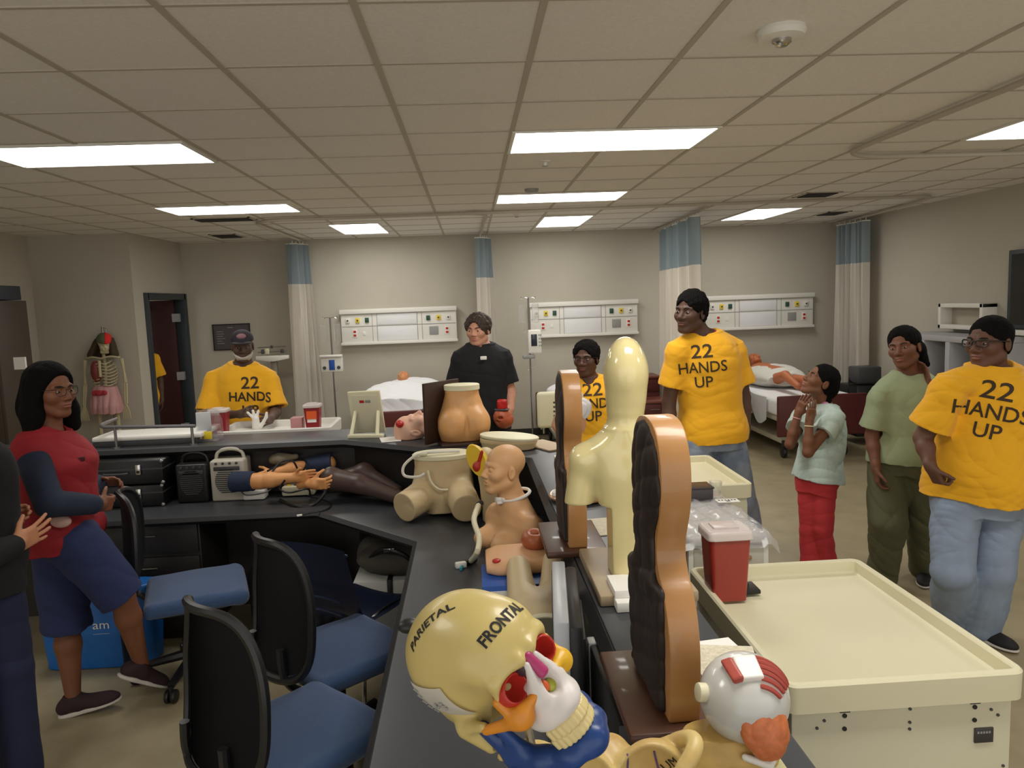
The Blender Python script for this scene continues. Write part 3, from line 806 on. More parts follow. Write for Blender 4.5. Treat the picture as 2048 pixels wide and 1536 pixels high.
# ---------------------------------------------------------------- beds
def bed(x0, x1, y0, y1, zm, lab, foot):
    t = thing('hospital_bed', lab, 'bed', ((x0+x1)/2, (y0+y1)/2, 0), 0, 'hospital beds')
    f = MB(); f.bx(x0+.05, x1-.05, y0+.1, y1-.1, zm-.27, zm-.2, .01); f.bx(x0+.12, x1-.12, y0+.25, y1-.3, .16, .22, .01)
    for q in (0, 1):
        yy = (y0+.35) if q == 0 else (y1-.4); f.bx(x0+.2, x1-.2, yy, yy+.12, .2, zm-.22, .01)
    f.build('frame', mat('beige bed frame', (176, 168, 148), .45), t)
    MB().bx(x0, x1, y0+.06, y1-.04, zm-.2, zm, .05, 3).build('mattress', M['sheet'], t)
    if foot == 'maroon':
        MB().bx(x0-.02, x1+.02, y0, y0+.045, zm-.42, zm+.04, .02, 3).build('footboard', M['maroon'], t)
    else:
        o = MB(); o.bx(x0-.17, x1+.02, y0, y0+.09, .46, .87, .04, 3); o = o.build('footboard', M['cream'], t)
        k = MB()
        for i in range(4): k.cyl((x0+.02, y0-.004, .6+.05*i), (x0+.02, y0+.01, .6+.05*i), .012, n=10)
        k.build('control_knob', M['dgrey'], o)
    MB().bx(x0-.02, x1+.02, y1-.04, y1, zm-.42, zm+.05, .02, 3).build('headboard', M['maroon'], t)
    for q in (x0-.03, x1+.03):
        r = MB()
        for z in (zm-.16, zm-.24): r.tube([(q, y0+.75, z), (q, y1-.5, z)], .014, 8)
        for yy in (y0+.8, y0+1.1, y1-.55): r.tube([(q, yy, zm-.32), (q, yy, zm-.14)], .012, 8)
        r.build('side_rail', mat('side rail metal', (170, 164, 146), .4), t)
    for xx in (x0+.14, x1-.14):
        for yy in (y0+.22, y1-.3):
            w = MB(); w.cyl((xx-.02, yy, .065), (xx+.02, yy, .065), .065, n=20, bev=.006); w.cyl((xx, yy, .06), (xx, yy, .2), .02, n=10)
            w.build('caster', M['black'], t)
    s = Solid(); s.ell(((x0+x1)/2, y1-.34, zm+.10), (.36, .22, .11), None); s.rough(.012, (16, 16, 16), 4)
    s.build('pillow', M['sheet'], t, .012)
    return t
bed(-1.25, -.33, 8.1, 10.3, .72, 'hospital bed with maroon footboard behind the white tablet stand, leftmost of the beds', 'maroon')
bed(.87, 1.8, 8.3, 10.3, .58, 'hospital bed with cream footboard, mostly hidden behind the wooden plaque', 'cream')
bed(3.36, 4.34, 8.05, 10.3, .70, 'hospital bed with beige side rails behind the child in mint, rightmost of the beds', 'maroon')

# manikin in the left bed: only head and the sheet over it show
t = thing('bed_manikin', 'tan manikin head on the pillow under a white sheet in the leftmost bed', 'manikin', (-.9, 9.5, .8))
hd = Head((-.92, 9.98, .93), (Vector((1, 0, 0)), Vector((0, -.35, .94)).normalized(), Vector((0, .94, .35)).normalized()), .23)
S = Solid(); hd.solid(S, lids=True); S.cap((-.92, 9.86, .86), (-.92, 9.72, .80), .05, .055, .02); S.loft([(-.5, .15, .08, 0), (-.2, .17, .10, 0), (0, .19, .10, 0), (.1, .1, .06, 0)], (-.92, 9.72, .80), (Vector((1, 0, 0)), Vector((0, 0, 1)), Vector((0, 1, 0))), .03)
S.build('body', M['skinm'], t, .006)
s = Solid(); s.loft([(-1.4, .42, .07, 0), (-.9, .42, .10, 0), (-.3, .43, .12, .01), (0, .42, .12, .01), (.12, .40, .07, 0)], (-.92, 9.72, .79), (Vector((1, 0, 0)), Vector((0, 0, 1)), Vector((0, 1, 0))), .03); s.rough(.02, (14, 10, 14), 12)
s.build('sheet', M['sheet'], t, .012)
# manikin in the right bed, bare legs showing
t = thing('bed_manikin', 'orange-tan manikin with bare legs lying half covered in the rightmost bed', 'manikin', (3.85, 9.4, .78))
u = Vector((.0, .92, .38)).normalized(); f = Vector((-.25, -.38, .89)).normalized(); sx = Vector((1, 0, 0)); f = (f-u*f.dot(u)).normalized(); sx = u.cross(f)*-1
hc = Vector((3.78, 9.88, .98))
hd = Head(hc, (sx, f, u), .235); sm = mat('orange manikin skin', (186, 108, 66), .55)
S = Solid(); hd.solid(S, lids=True); nb = Vector((3.80, 9.72, .87)); S.cap(hd.p(0, -.02, -.05), nb, .05, .055, .02)
S.loft([(-.62, .15, .09, 0), (-.35, .14, .09, 0), (-.1, .17, .10, 0), (0, .17, .09, 0), (.06, .08, .06, 0)], nb, (Vector((1, 0, 0)), Vector((0, 0, 1)), Vector((0, 1, .12)).normalized()), .04)
for q in (-1, 1):
    h = Vector((3.80+q*.09, 9.08, .80)); S.cap(h, h+Vector((q*.03, -.42, .10 if q < 0 else .03)), .078, .056, .03); kk = h+Vector((q*.03, -.42, .10 if q < 0 else .03))
    S.cap(kk, kk+Vector((0, -.36, -.09 if q < 0 else -.02)), .055, .035, .02); S.cap(nb+Vector((q*.17, -.08, 0)), nb+Vector((q*.25, -.33, -.02)), .045, .036, .02)
    e = nb+Vector((q*.25, -.33, -.02)); S.cap(e, e+Vector((-q*.06, -.24, -.02)), .036, .025, .01); S.ell(e+Vector((-q*.07, -.31, -.02)), (.035, .07, .02), None, .02)
S.build('body', sm, t, .006)
s = Solid(); s.loft([(-.50, .24, .06, 0), (-.3, .30, .12, 0), (.1, .33, .13, .01), (.27, .28, .09, .01), (.34, .2, .06, .01)], (3.82, 9.42, .815), (Vector((1, 0, 0)), Vector((0, 0, 1)), Vector((0, 1, .1)).normalized()), .03); s.rough(.025, (16, 12, 16), 15)
s.build('gown', mat('pale hospital gown', (214, 212, 204), .9), t, .010)
tag(MB().grid(lambda a, b: Vector((3.33-.03*math.sin(b*9), 8.35+1.3*b, .70-.26*a*(1+.25*math.sin(b*14)))), 8, 30).build('bed_sheet', M['sheet'], thick=.004, recalc=False), 'white sheet hanging over the left side of the rightmost bed', 'sheet')

# bedside cabinets
def cabinet(x, y, w, d, h, lab, name='bedside_cabinet'):
    t = thing(name, lab, 'cabinet', (x, y, 0), 0, 'maroon bedside furniture')
    MB().box((x, y, h/2), (w, d, h-.03), .006).build('body', M['maroon'], t)
    MB().box((x, y-.005, h-.012), (w+.04, d+.04, .028), .006).build('top', mat('maroon top', (118, 58, 50), .35), t)
    for i, (z0, z1) in enumerate(((h-.2, h-.04), (.1, h-.22))):
        o = MB(); o.box((x, y-d/2-.006, (z0+z1)/2), (w-.03, .016, z1-z0), .004); q = o.build('drawer' if i == 0 else 'door', M['maroon'], t)
        MB().tube([(x-.06, y-d/2-.03, z1-.06), (x+.06, y-d/2-.03, z1-.06)], .006, 8).build('handle', M['steel'], q)
cabinet(2.2, 9.95, .5, .42, .84, 'maroon bedside cabinet left of the tallest person, the taller at the back')
cabinet(2.22, 9.3, .46, .40, .60, 'low maroon bedside cabinet in front of the taller maroon one')
t = thing('water_bottle', 'clear water bottle with pale blue label on the low maroon cabinet', 'bottle', (2.13, 9.28, .604))
MB().lathe([(0, 0), (.034, 0), (.036, .02), (.036, .15), (.03, .18), (.014, .20), (.014, .22), (0, .22)], (2.13, 9.28, .604), 20).build('body', M['clear'], t)
MB().lathe([(.0365, .05), (.0372, .052), (.0372, .15), (.0365, .152)], (2.13, 9.28, .604), 20).build('label', mat('pale blue label', (150, 186, 206), .5), t)
MB().lathe([(0, .215), (.016, .215), (.016, .235), (0, .235)], (2.13, 9.28, .604), 14).build('cap', M['white'], t)
t = thing('water_jug', 'white jug with blue lid on the taller maroon cabinet', 'jug', (2.17, 9.9, .846))
MB().lathe([(0, 0), (.06, 0), (.075, .1), (.078, .19), (.07, .19), (.068, .18), (0, .18)], (2.17, 9.9, .846), 24).build('body', M['white'], t)
o = MB(); o.lathe([(0, .19), (.08, .19), (.07, .215), (.02, .23), (0, .23)], (2.17, 9.9, .846), 20); o.box((2.27, 9.9, 1.05), (.07, .03, .012), .004); o.build('lid', M['blue'], t)

# ---------------------------------------------------------------- left back: skeleton, cabinet, poster, scale
t = thing('wall_poster', 'black framed poster with faint lines of text on the back wall', 'poster', (-3.25, YB, 1.36))
z0, z1 = 1.37, 1.725; x0, x1 = -3.50, -3.0
f = MB(); f.bx(x0, x1, YB-.025, YB, z0, z0+.012); f.bx(x0, x1, YB-.025, YB, z1-.012, z1); f.bx(x0, x0+.012, YB-.025, YB, z0, z1); f.bx(x1-.012, x1, YB-.025, YB, z0, z1); f.build('frame', M['black'], t)
MB().bx(x0+.01, x1-.01, YB-.012, YB-.004, z0+.01, z1-.01).build('print', mat('dim violet print', (84, 76, 80), .4), t)
l = MB()
for i, wd in enumerate((.10, .07, .11, .08, .10, .09)): l.bx(x0+.05, x0+.05+wd, YB-.0135, YB-.011, z0+.09+.032*i, z0+.098+.032*i)
l.bx(x0+.2, x0+.27, YB-.0135, YB-.011, z1-.055, z1-.045); l.build('lettering', M['grey'], t)

t = thing('physician_scale', 'white beam scale standing by the back wall right of the man in a cap', 'scale', (-2.6, 9.95, 0))
MB().bx(-2.82, -2.38, 9.7, 10.2, .0, .12, .02).build('platform', M['dgrey'], t)
MB().bx(-2.64, -2.56, 9.98, 10.05, .1, 1.30, .01).build('column', mat('scale grey metal', (138, 130, 116), .4), t)
p = MB(); p.prism([(-.21, .03), (-.21, -.015), (-.03, -.045), (.03, -.045), (.21, -.015), (.21, .03)], .05, Matrix.Translation((-2.6, 9.98, 1.27)) @ Matrix.Rotation(PI/2, 4, 'X'), .004)
p.build('beam_housing', M['white'], t)
b = MB(); b.tube([(-2.78, 9.95, 1.35), (-2.42, 9.95, 1.35)], .006, 8); b.tube([(-2.78, 9.95, 1.41), (-2.42, 9.95, 1.415)], .006, 8); b.build('beam', M['steel'], t)
w = MB(); w.box((-2.72, 9.95, 1.355), (.035, .03, .06), .005); w.box((-2.47, 9.95, 1.355), (.04, .03, .05), .005); w.box((-2.6, 9.95, 1.415), (.03, .03, .04), .006); w.build('poise_weight', M['dgrey'], t)
MB().box((-2.66, 9.95, 1.36), (.05, .03, .07), .004).build('dial', M['cream'], t)

t = thing('tall_cabinet', 'tall dark brown cabinet against the left wall behind the woman', 'cabinet', (-4.6, 7.5, 0))
MB().bx(XL+.01, -4.24, 7.0, 7.5, 0, 2.07, .006).build('body', mat('dark brown cabinet', (66, 56, 46), .5), t)
o = MB(); o.bx(XL+.05, -4.62, 6.985, 7.0, .1, 2.0, .004); o.build('door', mat('cabinet door brown', (62, 52, 42), .5), t)
o = MB(); o.bx(-4.60, -4.27, 6.985, 7.0, .1, 2.0, .004); q = o.build('door', mat('cabinet door brown', (62, 52, 42), .5), t)
MB().cyl((-4.57, 6.97, 1.05), (-4.57, 6.97, 1.2), .008, n=8).build('handle', M['steel'], q)
t = thing('storage_box', 'dark blue box lying on top of the tall brown cabinet', 'box', (-4.5, 7.2, 2.07))
MB().bx(-4.85, -4.225, 6.98, 7.4, 2.075, 2.205, .006).build('body', mat('dark blue box', (34, 40, 52), .5), t)
MB().bx(-4.33, -4.26, 6.975, 6.985, 2.10, 2.18, .002).build('label', mat('blue label', (84, 104, 130), .6), t)
c = at(38, 728, y=6.96); tag(MB().bx(c.x-.05, c.x+.05, 6.968, 6.99, c.z-.05, c.z+.06).build('notice', M['matte']), 'small white paper notice on the tall brown cabinet', 'notice')

t = thing('hanging_skeleton', 'skeleton in red and green cap and pink skirt against the alcove wall', 'skeleton', (-4.2, 8.75, 0))
bone = mat('old ivory bone', (188, 176, 140), .6); muscle = mat('painted muscle', (126, 52, 44), .6)
Y = 8.72
hd = Head((-4.13, Y, 1.575), frame(25, -12, 4), .215)
S = Solid(); p = hd.p
S.ell(p(0, -.014, .036), (.072, .09, .078), hd.F); S.ell(p(0, .03, -.03), (.05, .05, .05), hd.F, .02); S.cap(p(-.03, .04, -.085), p(.03, .04, -.085), .018, None, .02)
for q in (-1, 1): S.ell(p(q*.030, .085, .0), (.02, .022, .018), hd.F, .006, 's')
S.ell(p(0, .09, -.035), (.010, .02, .016), hd.F, .004, 's'); S.box(p(0, .09, -.068), (.03, .02, .003), .002, hd.F, .003, 's')
S.build('skull', bone, t, .005)
S = Solid(); S.ell(p(0, -.02, .05), (.085, .105, .085), hd.F); S.cut(p(0, 0, .045), (hd.F[1]*-.25-hd.F[2]), .004); S.cut(p(0, 0, 0), hd.F[0], .002)
S.build('cap_green_side', mat('dull green cloth', (86, 92, 66), .9), t, .006)
S = Solid(); S.ell(p(0, -.02, .05), (.085, .105, .085), hd.F); S.cut(p(0, 0, .045), (hd.F[1]*-.25-hd.F[2]), .004); S.cut(p(0, 0, 0), -hd.F[0], .002)
S.build('cap_red_side', mat('bright red cloth', (214, 44, 38), .9), t, .006)
S = Solid()
for i in range(14):
    a = -1.9+3.8*i/13; v = Vector((math.sin(a), .8*math.cos(a), 0))
    S.cap(p(0, -.03, .04)+v*.07, p(0, -.03, -.1)+v*.135+Vector((-.02, 0, -.03)), .03, .028, .02)
S.ell(p(0, .10, -.03), (.062, .08, .10), hd.F, .01, 's'); S.rough(.006, (60, 60, 10), 2)
S.build('hair', mat('brown wig hair', (62, 50, 32), .8), t, .006)
b = MB(); zz = 1.42
b.tube([(-4.15, Y, 1.50), (-4.16, Y+.03, 1.30), (-4.17, Y+.02, 1.1), (-4.18, Y, .95)], .018, 8)
for q in (-1, 1): b.tube(spline([(-4.16, Y-.05, zz), (-4.16+q*.10, Y-.04, zz+.02), (-4.16+q*.19, Y, zz)], 5), .011, 8)
b.build('spine', bone, t)
for q in (-1, 1):
    r = MB()
    for i in range(8):
        w = (.075, .10, .118, .128, .132, .13, .122, .11)[i]; z = zz-.03-.035*i
        r.tube(spline([(-4.16, Y+.05, z+.02), (-4.16+q*w*.8, Y+.05, z+.01), (-4.16+q*w, Y, z-.01), (-4.16+q*w*.7, Y-.08, z-.03), (-4.16+q*.02, Y-.09, z-.02)], 5), .007, 6)
    r.build('ribcage', bone, t)
MB().tube([(-4.16, Y-.095, zz-.02), (-4.16, Y-.10, zz-.2)], .016, 8).build('sternum', bone, t)
S = Solid(); S.ell((-4.22, Y-.06, 1.28), (.055, .05, .12)); S.rough(.004, 40); S.build('painted_muscle', muscle, t, .007)
for q in (-1, 1):
    x = -4.16+q*.2
    a = MB(); a.tube([(x, Y, zz-.01), (x+q*.015, Y, zz-.15), (x+q*.02, Y, 1.14)], [.024, .014, .022], 8); a.build('humerus', bone, t)
    a = MB(); a.tube([(x+q*.012, Y, 1.13), (x+q*.02, Y-.05, .9)], [.014, .010], 8); a.tube([(x+q*.034, Y, 1.13), (x+q*.04, Y-.05, .9)], [.012, .009], 8); a.build('forearm', bone, t)
    a = MB()
    for i in range(5): a.tube([(x+q*.03, Y-.05, .9), (x+q*.03+(i-2)*.016, Y-.06, .82), (x+q*.03+(i-2)*.02, Y-.06, .73)], [.008, .007, .005], 6)
    a.build('hand', bone, t)
    l = MB(); l.tube([(-4.16+q*.1, Y, .9), (-4.16+q*.1, Y, .48)], [.026, .02], 8); l.tube([(-4.16+q*.1, Y, .47), (-4.16+q*.09, Y, .1)], [.022, .014], 8); l.box((-4.16+q*.09, Y-.06, .09), (.06, .2, .04), .015)
    l.build('leg', bone, t)
S = Solid(); S.loft([(-.27, .165, .12, 0), (-.2, .17, .13, 0), (-.1, .15, .11, 0), (.02, .125, .09, 0)], (-4.17, Y, 1.08), None, .02); S.rough(.016, (24, 24, 10), 6)
S.build('skirt', mat('pink cloth', (200, 150, 150), .9), t, .007)
S = Solid(); S.box((-4.18, Y-.11, 1.04), (.075, .02, .022), .012); S.rough(.008, 60, 3); S.build('sash', mat('crimson trim', (170, 50, 60), .8), t, .006)
MB().tube([(-4.16, Y+.13, .05), (-4.16, Y+.13, 1.75), (-4.15, Y+.02, 1.77), (-4.14, Y, 1.70)], .010, 8).build('hanger_pole', M['steel'], t)
b = MB()
for i in range(5): a = i*2*PI/5; b.tube([(-4.16, Y+.1, .06), (-4.16+.25*math.cos(a), Y-.1+.22*math.sin(a), .03)], .012, 6)
b.build('stand_base', M['black'], t)

# ---------------------------------------------------------------- right wall: screen, shelf unit, crash equipment
t = thing('wall_screen', 'large dark wall screen cut by the right edge of the photo', 'screen', (XR, 6.4, 1.4))
MB().bx(XR-.07, XR-.005, 5.75, 7.0, 1.46, 2.20, .008).build('bezel', M['frame'], t)
MB().bx(XR-.075, XR-.068, 5.80, 6.95, 1.50, 2.16).build('display', mat('dark screen glass', (16, 17, 20), .12), t)
MB().bx(XR-.12, XR, 5.7, 7.03, 1.40, 1.45, .006).build('tray', M['white'], t)
t = thing('wall_box_frame', 'white open box frame mounted on the right wall', 'wall box', (XR, 7.5, 1.43))
f = MB(); y0, y1, z0, z1 = 7.22, 7.93, 1.43, 1.70; e = .045
f.bx(XR-.16, XR, y0, y0+e, z0, z1, .006); f.bx(XR-.16, XR, y1-e, y1, z0, z1, .006); f.bx(XR-.16, XR, y0, y1, z0, z0+e, .006); f.bx(XR-.16, XR, y0, y1, z1-e, z1, .006); f.build('frame', M['white'], t)
MB().bx(XR-.03, XR-.005, y0+e, y1-e, z0+e, z1-e).build('back_panel', mat('dull beige back', (176, 168, 152), .7), t)
t = thing('storage_unit', 'grey storage unit with dark open bays behind the right-hand boy', 'storage unit', (4.95, 7.5, 0))
f = MB()
for yy in (6.75, 7.2, 7.62, 8.05): f.bx(4.72, XR-.02, yy, yy+.07, 0, 1.33, .006)
f.bx(4.72, XR-.02, 6.75, 8.12, 1.33, 1.39, .006); f.bx(4.72, XR-.02, 6.75, 8.12, .05, .12, .006); f.build('frame', mat('pale grey metal', (178, 178, 182), .45), t)
MB().bx(XR-.06, XR-.03, 6.8, 8.1, .12, 1.33).build('back_panel', mat('brown panel', (92, 74, 62), .6), t)
for z in (.5, .92): MB().bx(4.78, XR-.04, 6.82, 8.05, z, z+.02).build('shelf', M['dgrey'], t)
t = thing('equipment_cart', 'dark equipment cart with cables in the right back corner behind the curtain', 'cart', (4.75, 9.0, 0))
MB().bx(4.6, 5.0, 8.75, 9.2, .1, .72, .02).build('body', M['black'], t)
MB().box((4.8, 8.95, .84), (.3, .25, .2), .02).build('monitor', M['dgrey'], t)
k = MB()
for i in range(4): k.tube(spline([(4.62, 8.8+.05*i, .75), (4.5, 8.75, .72+.03*i), (4.55, 8.7+.04*i, .55), (4.63, 8.74, .4)], 5), .008, 6)
k.build('cable', M['black'], t)
# ---------------------------------------------------------------- nurses' counter: raised top, knee wall, desk
CT, DT = 1.07, .74
t = thing('counter_top', 'charcoal raised counter top running along the back and turning towards the camera', 'counter top', (-.5, 4.6, CT-.045))
poly = [(-4.3, 4.70), (-.82, 4.70), (.29, 3.90), (.315, .75), (.57, .75), (.57, 4.12), (-.55, 5.12), (-4.3, 5.12)]
MB().prism(poly, .045, Matrix.Translation((0, 0, CT-.045)), .004).build('top', M['counter'], t)
e = MB()
e.tube([(-4.3, 4.695, CT-.022), (-.822, 4.695, CT-.022), (.285, 3.897, CT-.022), (.309, .75, CT-.022)], .0235, 4)
e.build('edge_band', M['edge'], t)
t = thing('counter_wall', 'dark brown partition wall carrying the raised counter top', 'partition', (-.5, 4.8, 0))
MB().prism([(-4.3, 4.80), (-.78, 4.80), (.37, 3.95), (.38, .8), (.50, .8), (.50, 4.08), (-.58, 5.02), (-4.3, 5.02)], CT-.046, Matrix()).build('panel', M['knee'], t)
MB().prism([(-4.3, 4.789), (-.785, 4.789), (.366, 3.94), (.369, .8), (.38, .8), (.37, 3.95), (-.78, 4.80), (-4.3, 4.80)], .08, Matrix.Translation((0, 0, DT+.001))).build('upstand', M['edge'], t)
DESK = t = thing('desk', 'charcoal worktop below the raised counter, with a diagonal corner', 'worktop', (-.8, 4.3, DT-.035))
MB().prism([(-4.3, 4.27), (-.925, 4.27), (-.31, 3.615), (-.30, .85), (.368, .85), (.365, 3.94), (-.785, 4.788), (-4.3, 4.788)], .035, Matrix.Translation((0, 0, DT-.035)), .003).build('top', M['counter'], t)
e = MB(); e.tube([(-4.3, 4.268, DT-.02), (-.927, 4.268, DT-.02), (-.312, 3.613, DT-.02), (-.302, .85, DT-.02)], .021, 4); e.build('edge_band', M['edge'], t)
def pedestal(x0, x1, y0, y1, lab):
    t = thing('drawer_pedestal', lab, 'drawer unit', ((x0+x1)/2, (y0+y1)/2, 0))
    MB().bx(x0, x1, y0+.02, y1, 0, DT-.036, .004).build('body', M['knee'], t)
    for z0, z1 in ((.06, .28), (.30, .50), (.52, .69)):
        o = MB(); o.bx(x0+.008, x1-.008, y0, y0+.02, z0, z1, .004); q = o.build('drawer', M['knee'], t)
        MB().tube([((x0+x1)/2-.06, y0-.018, z1-.06), ((x0+x1)/2+.06, y0-.018, z1-.06)], .005, 6).build('handle', M['steel'], q)
pedestal(-2.22, -1.62, 4.32, 4.78, 'dark drawer unit under the desk behind the woman in red vest')
MB().bx(-.27, .36, .9, .94, 0, DT-.037).build('end_panel', M['knee'], DESK)

# ---------------------------------------------------------------- on the raised counter, left run
t = thing('gallery_rail', 'grey metal guard rail in front of the white-topped tray', 'guard rail', (-2.1, 4.78, CT))
r = MB(); r.tube(spline([(-2.36, 5.05, CT+.15), (-2.36, 4.86, CT+.145), (-2.33, 4.79, CT+.14), (-2.25, 4.78, CT+.135), (-1.755, 4.775, CT+.12)], 8), .011, 8)
r.build('rail', mat('grey rail metal', (120, 118, 122), .35, .6), t)
for x in (-2.25, -1.78):
    p = MB(); p.cyl((x, 4.78, CT+.002), (x, 4.78, CT+.13), .009, n=10); p.cyl((x, 4.78, CT), (x, 4.78, CT+.008), .026, n=16); p.build('post', M['steel'], t)
t = thing('white_tray', 'long white-topped tray with dark base on the raised counter behind the guard rail', 'tray', (-2.05, 5.0, CT))
MB().bx(-2.42, -1.77, 4.83, 5.10, CT+.001, CT+.036, .004).build('base', M['dgrey'], t)
MB().bx(-2.42, -1.74, 4.82, 5.11, CT+.036, CT+.066, .010).build('top', M['white'], t)
a = at(412, 884, z=CT); t = thing('leaflet_holder', 'clear plastic leaflet holder with yellow sticker on the raised counter', 'leaflet holder', a)
p = MB(); x, y = a.x, a.y+.05
prof = [(-.085, 0), (.085, 0), (.085, .12), (.06, .185), (0, .2), (-.06, .185), (-.085, .12)]
p.prism(prof, .004, Matrix.Translation((x, y+.04, CT+.008)) @ Matrix.Rotation(PI/2, 4, 'X')); p.build('back_plate', M['clear'], t)
p = MB(); p.bx(x-.08, x+.075, y-.05, y+.04, CT+.001, CT+.009, .003); p.build('base', M['clear'], t)
p = MB(); p.bx(x-.075, x+.07, y-.03, y-.027, CT+.009, CT+.10); p.build('front_plate', M['clear'], t)
MB().bx(x-.075, x+.02, y+.010, y+.022, CT+.06, CT+.185, .01).build('leaflet', mat('pale grey leaflet', (196, 196, 198), .6), t)
MB().bx(x-.02, x+.035, y-.033, y-.030, CT+.015, CT+.065, .001).build('sticker', M['yellowp'], t)
MB().bx(x-.072, x-.03, y-.033, y-.030, CT+.018, CT+.06, .001).build('sticker', mat('pale sticker', (220, 190, 150), .6), t)

a = at(738, 872, z=CT); t = thing('tablet_stand', 'cream backed display panel leaning on two cream struts', 'display stand', a, -.12)
Rz = Matrix.Translation(a) @ Matrix.Rotation(-.16, 4, 'Z')
def loc(M4, v): return M4 @ Vector(v)
pl = MB(); TL = Rz @ Matrix.Translation((-.02, .045, .15)) @ Matrix.Rotation(.20, 4, 'X')
pl.box((0, 0, 0), (.215, .022, .285), .008); bmesh.ops.transform(pl.bm, matrix=TL @ Matrix.Rotation(-.03, 4, 'Y'), verts=pl.bm.verts[:]); pl.build('panel', M['cream'], t)
pl = MB(); pl.box((0, -.012, 0), (.17, .004, .235), .003); bmesh.ops.transform(pl.bm, matrix=TL, verts=pl.bm.verts[:]); pl.build('recess', M['creamd'], t)
pl = MB(); pl.box((-.02, -.0145, .075), (.03, .002, .018)); bmesh.ops.transform(pl.bm, matrix=TL, verts=pl.bm.verts[:]); pl.build('red_label', M['red'], t)
pl = MB(); pl.box((.02, -.0145, .075), (.035, .002, .018)); bmesh.ops.transform(pl.bm, matrix=TL, verts=pl.bm.verts[:]); pl.build('grey_label', M['grey'], t)
for q in (-1, 1):
    s = MB(); s.tube([loc(Rz, (q*.085-.01, -.075, .012)), loc(Rz, (q*.075-.015, .03, .155))], .012, 6); s.build('strut', M['cream'], t)
MB().box(loc(Rz, (0, -.065, .012)), (.23, .04, .024), .006, rz=-.16).build('foot_bar', M['cream'], t)

a = at(822, 880, z=CT); t = thing('face_manikin', 'pale pink manikin face lying face up with a red cheek patch on the counter', 'manikin', a)
pk = mat('pale pink manikin skin', (226, 178, 152), .45)
F = (Vector((.12, -.99, .0)).normalized(), Vector((0, 0, 1)), Vector((-.99, -.12, 0)).normalized())
hd = Head(a+Vector((.015, .06, .056)), (F[0], (F[1]-F[2]*.1).normalized(), F[2]), .245)
S = Solid(); hd.solid(S); S.cut((a.x, a.y, CT+.002), (0, 0, -1), .002); S.build('head', pk, t, .0045)
S = Solid(); c = hd.p(.055, .045, .085); S.ell(c, (.024, .026, .022)); S.rough(.003, 90); S.build('red_patch', M['red'], t, .004)
S = Solid(); S.ell(hd.p(0, .082, -.075), (.02, .03, .014)); S.build('mouth_piece', M['matte'], t, .004)
tag(MB().box((a.x-.13, a.y+.03, CT+.004), (.12, .16, .005), .001, rz=.2).build('paper', M['matte']), 'small white paper beside the pink manikin face', 'paper')

# buttock injection model with back board
a = at(925, 890, z=CT); a = Vector((-.07, 4.42, CT)); t = thing('buttock_model', 'tan buttocks injection model with cream top plate and dark back board', 'anatomical model', a)
tan = mat('tan vinyl skin', (214, 160, 104), .42, var=(7, .05)); dkb = mat('dark brown board', (58, 38, 28), .45)
s_, f_ = Vector((.985, .17, 0)), Vector((.17, -.985, 0))
S = Solid(); S.loft([(0, .135, .09, 0), (.06, .152, .105, .01), (.13, .150, .105, .012), (.20, .122, .085, .0), (.27, .100, .07, -.005), (.305, .100, .07, -.005)], a+Vector((0, 0, .022)), (s_, f_, Vector((0, 0, 1))), .02)
for q in (-1, 1): S.ell(a+s_*q*.070+f_*.058+Vector((0, 0, .125)), (.080, .078, .092), (s_, f_, Vector((0, 0, 1))), .03)
S.cap(a+f_*.128+Vector((0, 0, .0)), a+f_*.118+Vector((0, 0, .18)), .018, .008, .012, 's')
S.cap(a+f_*.13+Vector((0, 0, .01)), a+f_*.13+Vector((0, 0, .055)), .018, .008, .02, 's')
for q in (-1, 1): S.ell(a+s_*(q*.042-.005)+f_*.098+Vector((0, 0, .235)), (.016, .016, .012), None, .012, 's')
S.cut(a+Vector((0, 0, .022)), (0, 0, -1), .004); S.cut(a+Vector((0, 0, .318)), (0, 0, 1), .004)
S.build('body', tan, t, .004)
MB().lathe([(0, .316), (.098, .316), (.105, .320), (.105, .348), (.098, .352), (0, .352)], a, 40, Matrix.Diagonal((1, .74, 1, 1))).build('top_plate', M['cream'], t)
MB().box(a+Vector((.0, .0, .011)), (.30, .26, .022), .004, rz=.17).build('base_board', dkb, t)
b = MB(); b.box(a-s_*.115+f_*-.06+Vector((0, 0, .19)), (.018, .30, .36), .003, rz=-.72); o = b.build('back_board', dkb, t)

# pelvis catheter model on the desk
beige = mat('beige vinyl', (206, 184, 142), .5, var=(8, .06))
a = Vector((-.19, 4.06, DT)); t = thing('pelvis_model', 'beige pelvis catheter model with cream lid, loose tube and two thigh stubs', 'anatomical model', a)
S = Solid(); Z = Vector((0, 0, 1)); X_ = Vector((1, 0, 0)); F_ = Vector((0, -1, 0))
S.loft([(0, .10, .08, .02), (.08, .155, .11, 0), (.16, .165, .105, 0), (.25, .152, .095, 0), (.295, .152, .095, 0)], a+Vector((0, .05, .02)), (X_, F_, Z), .03)
S.cap(a+Vector((-.08, .02, .13)), a+Vector((-.215, -.14, .085)), .085, .078, .03); S.cap(a+Vector((.085, .0, .13)), a+Vector((.13, -.22, .085)), .085, .078, .03)
v = Vector((-.64, -.75, -.15)); S.cut(a+Vector((-.205, -.13, .09)), v, .004, (np.array(list(a))+np.array([-.4, -.35, -.05]), np.array(list(a))+np.array([-.02, .05, .25])))
v = Vector((.15, -.95, -.25)); S.cut(a+Vector((.13, -.21, .09)), v, .004, (np.array(list(a))+np.array([.0, -.4, -.05]), np.array(list(a))+np.array([.3, .02, .25])))
S.cut(a+Vector((0, 0, .003)), (0, 0, -1), .003); S.rough(.0022, (30, 30, 40), 21)
S.build('body', beige, t, .0045)
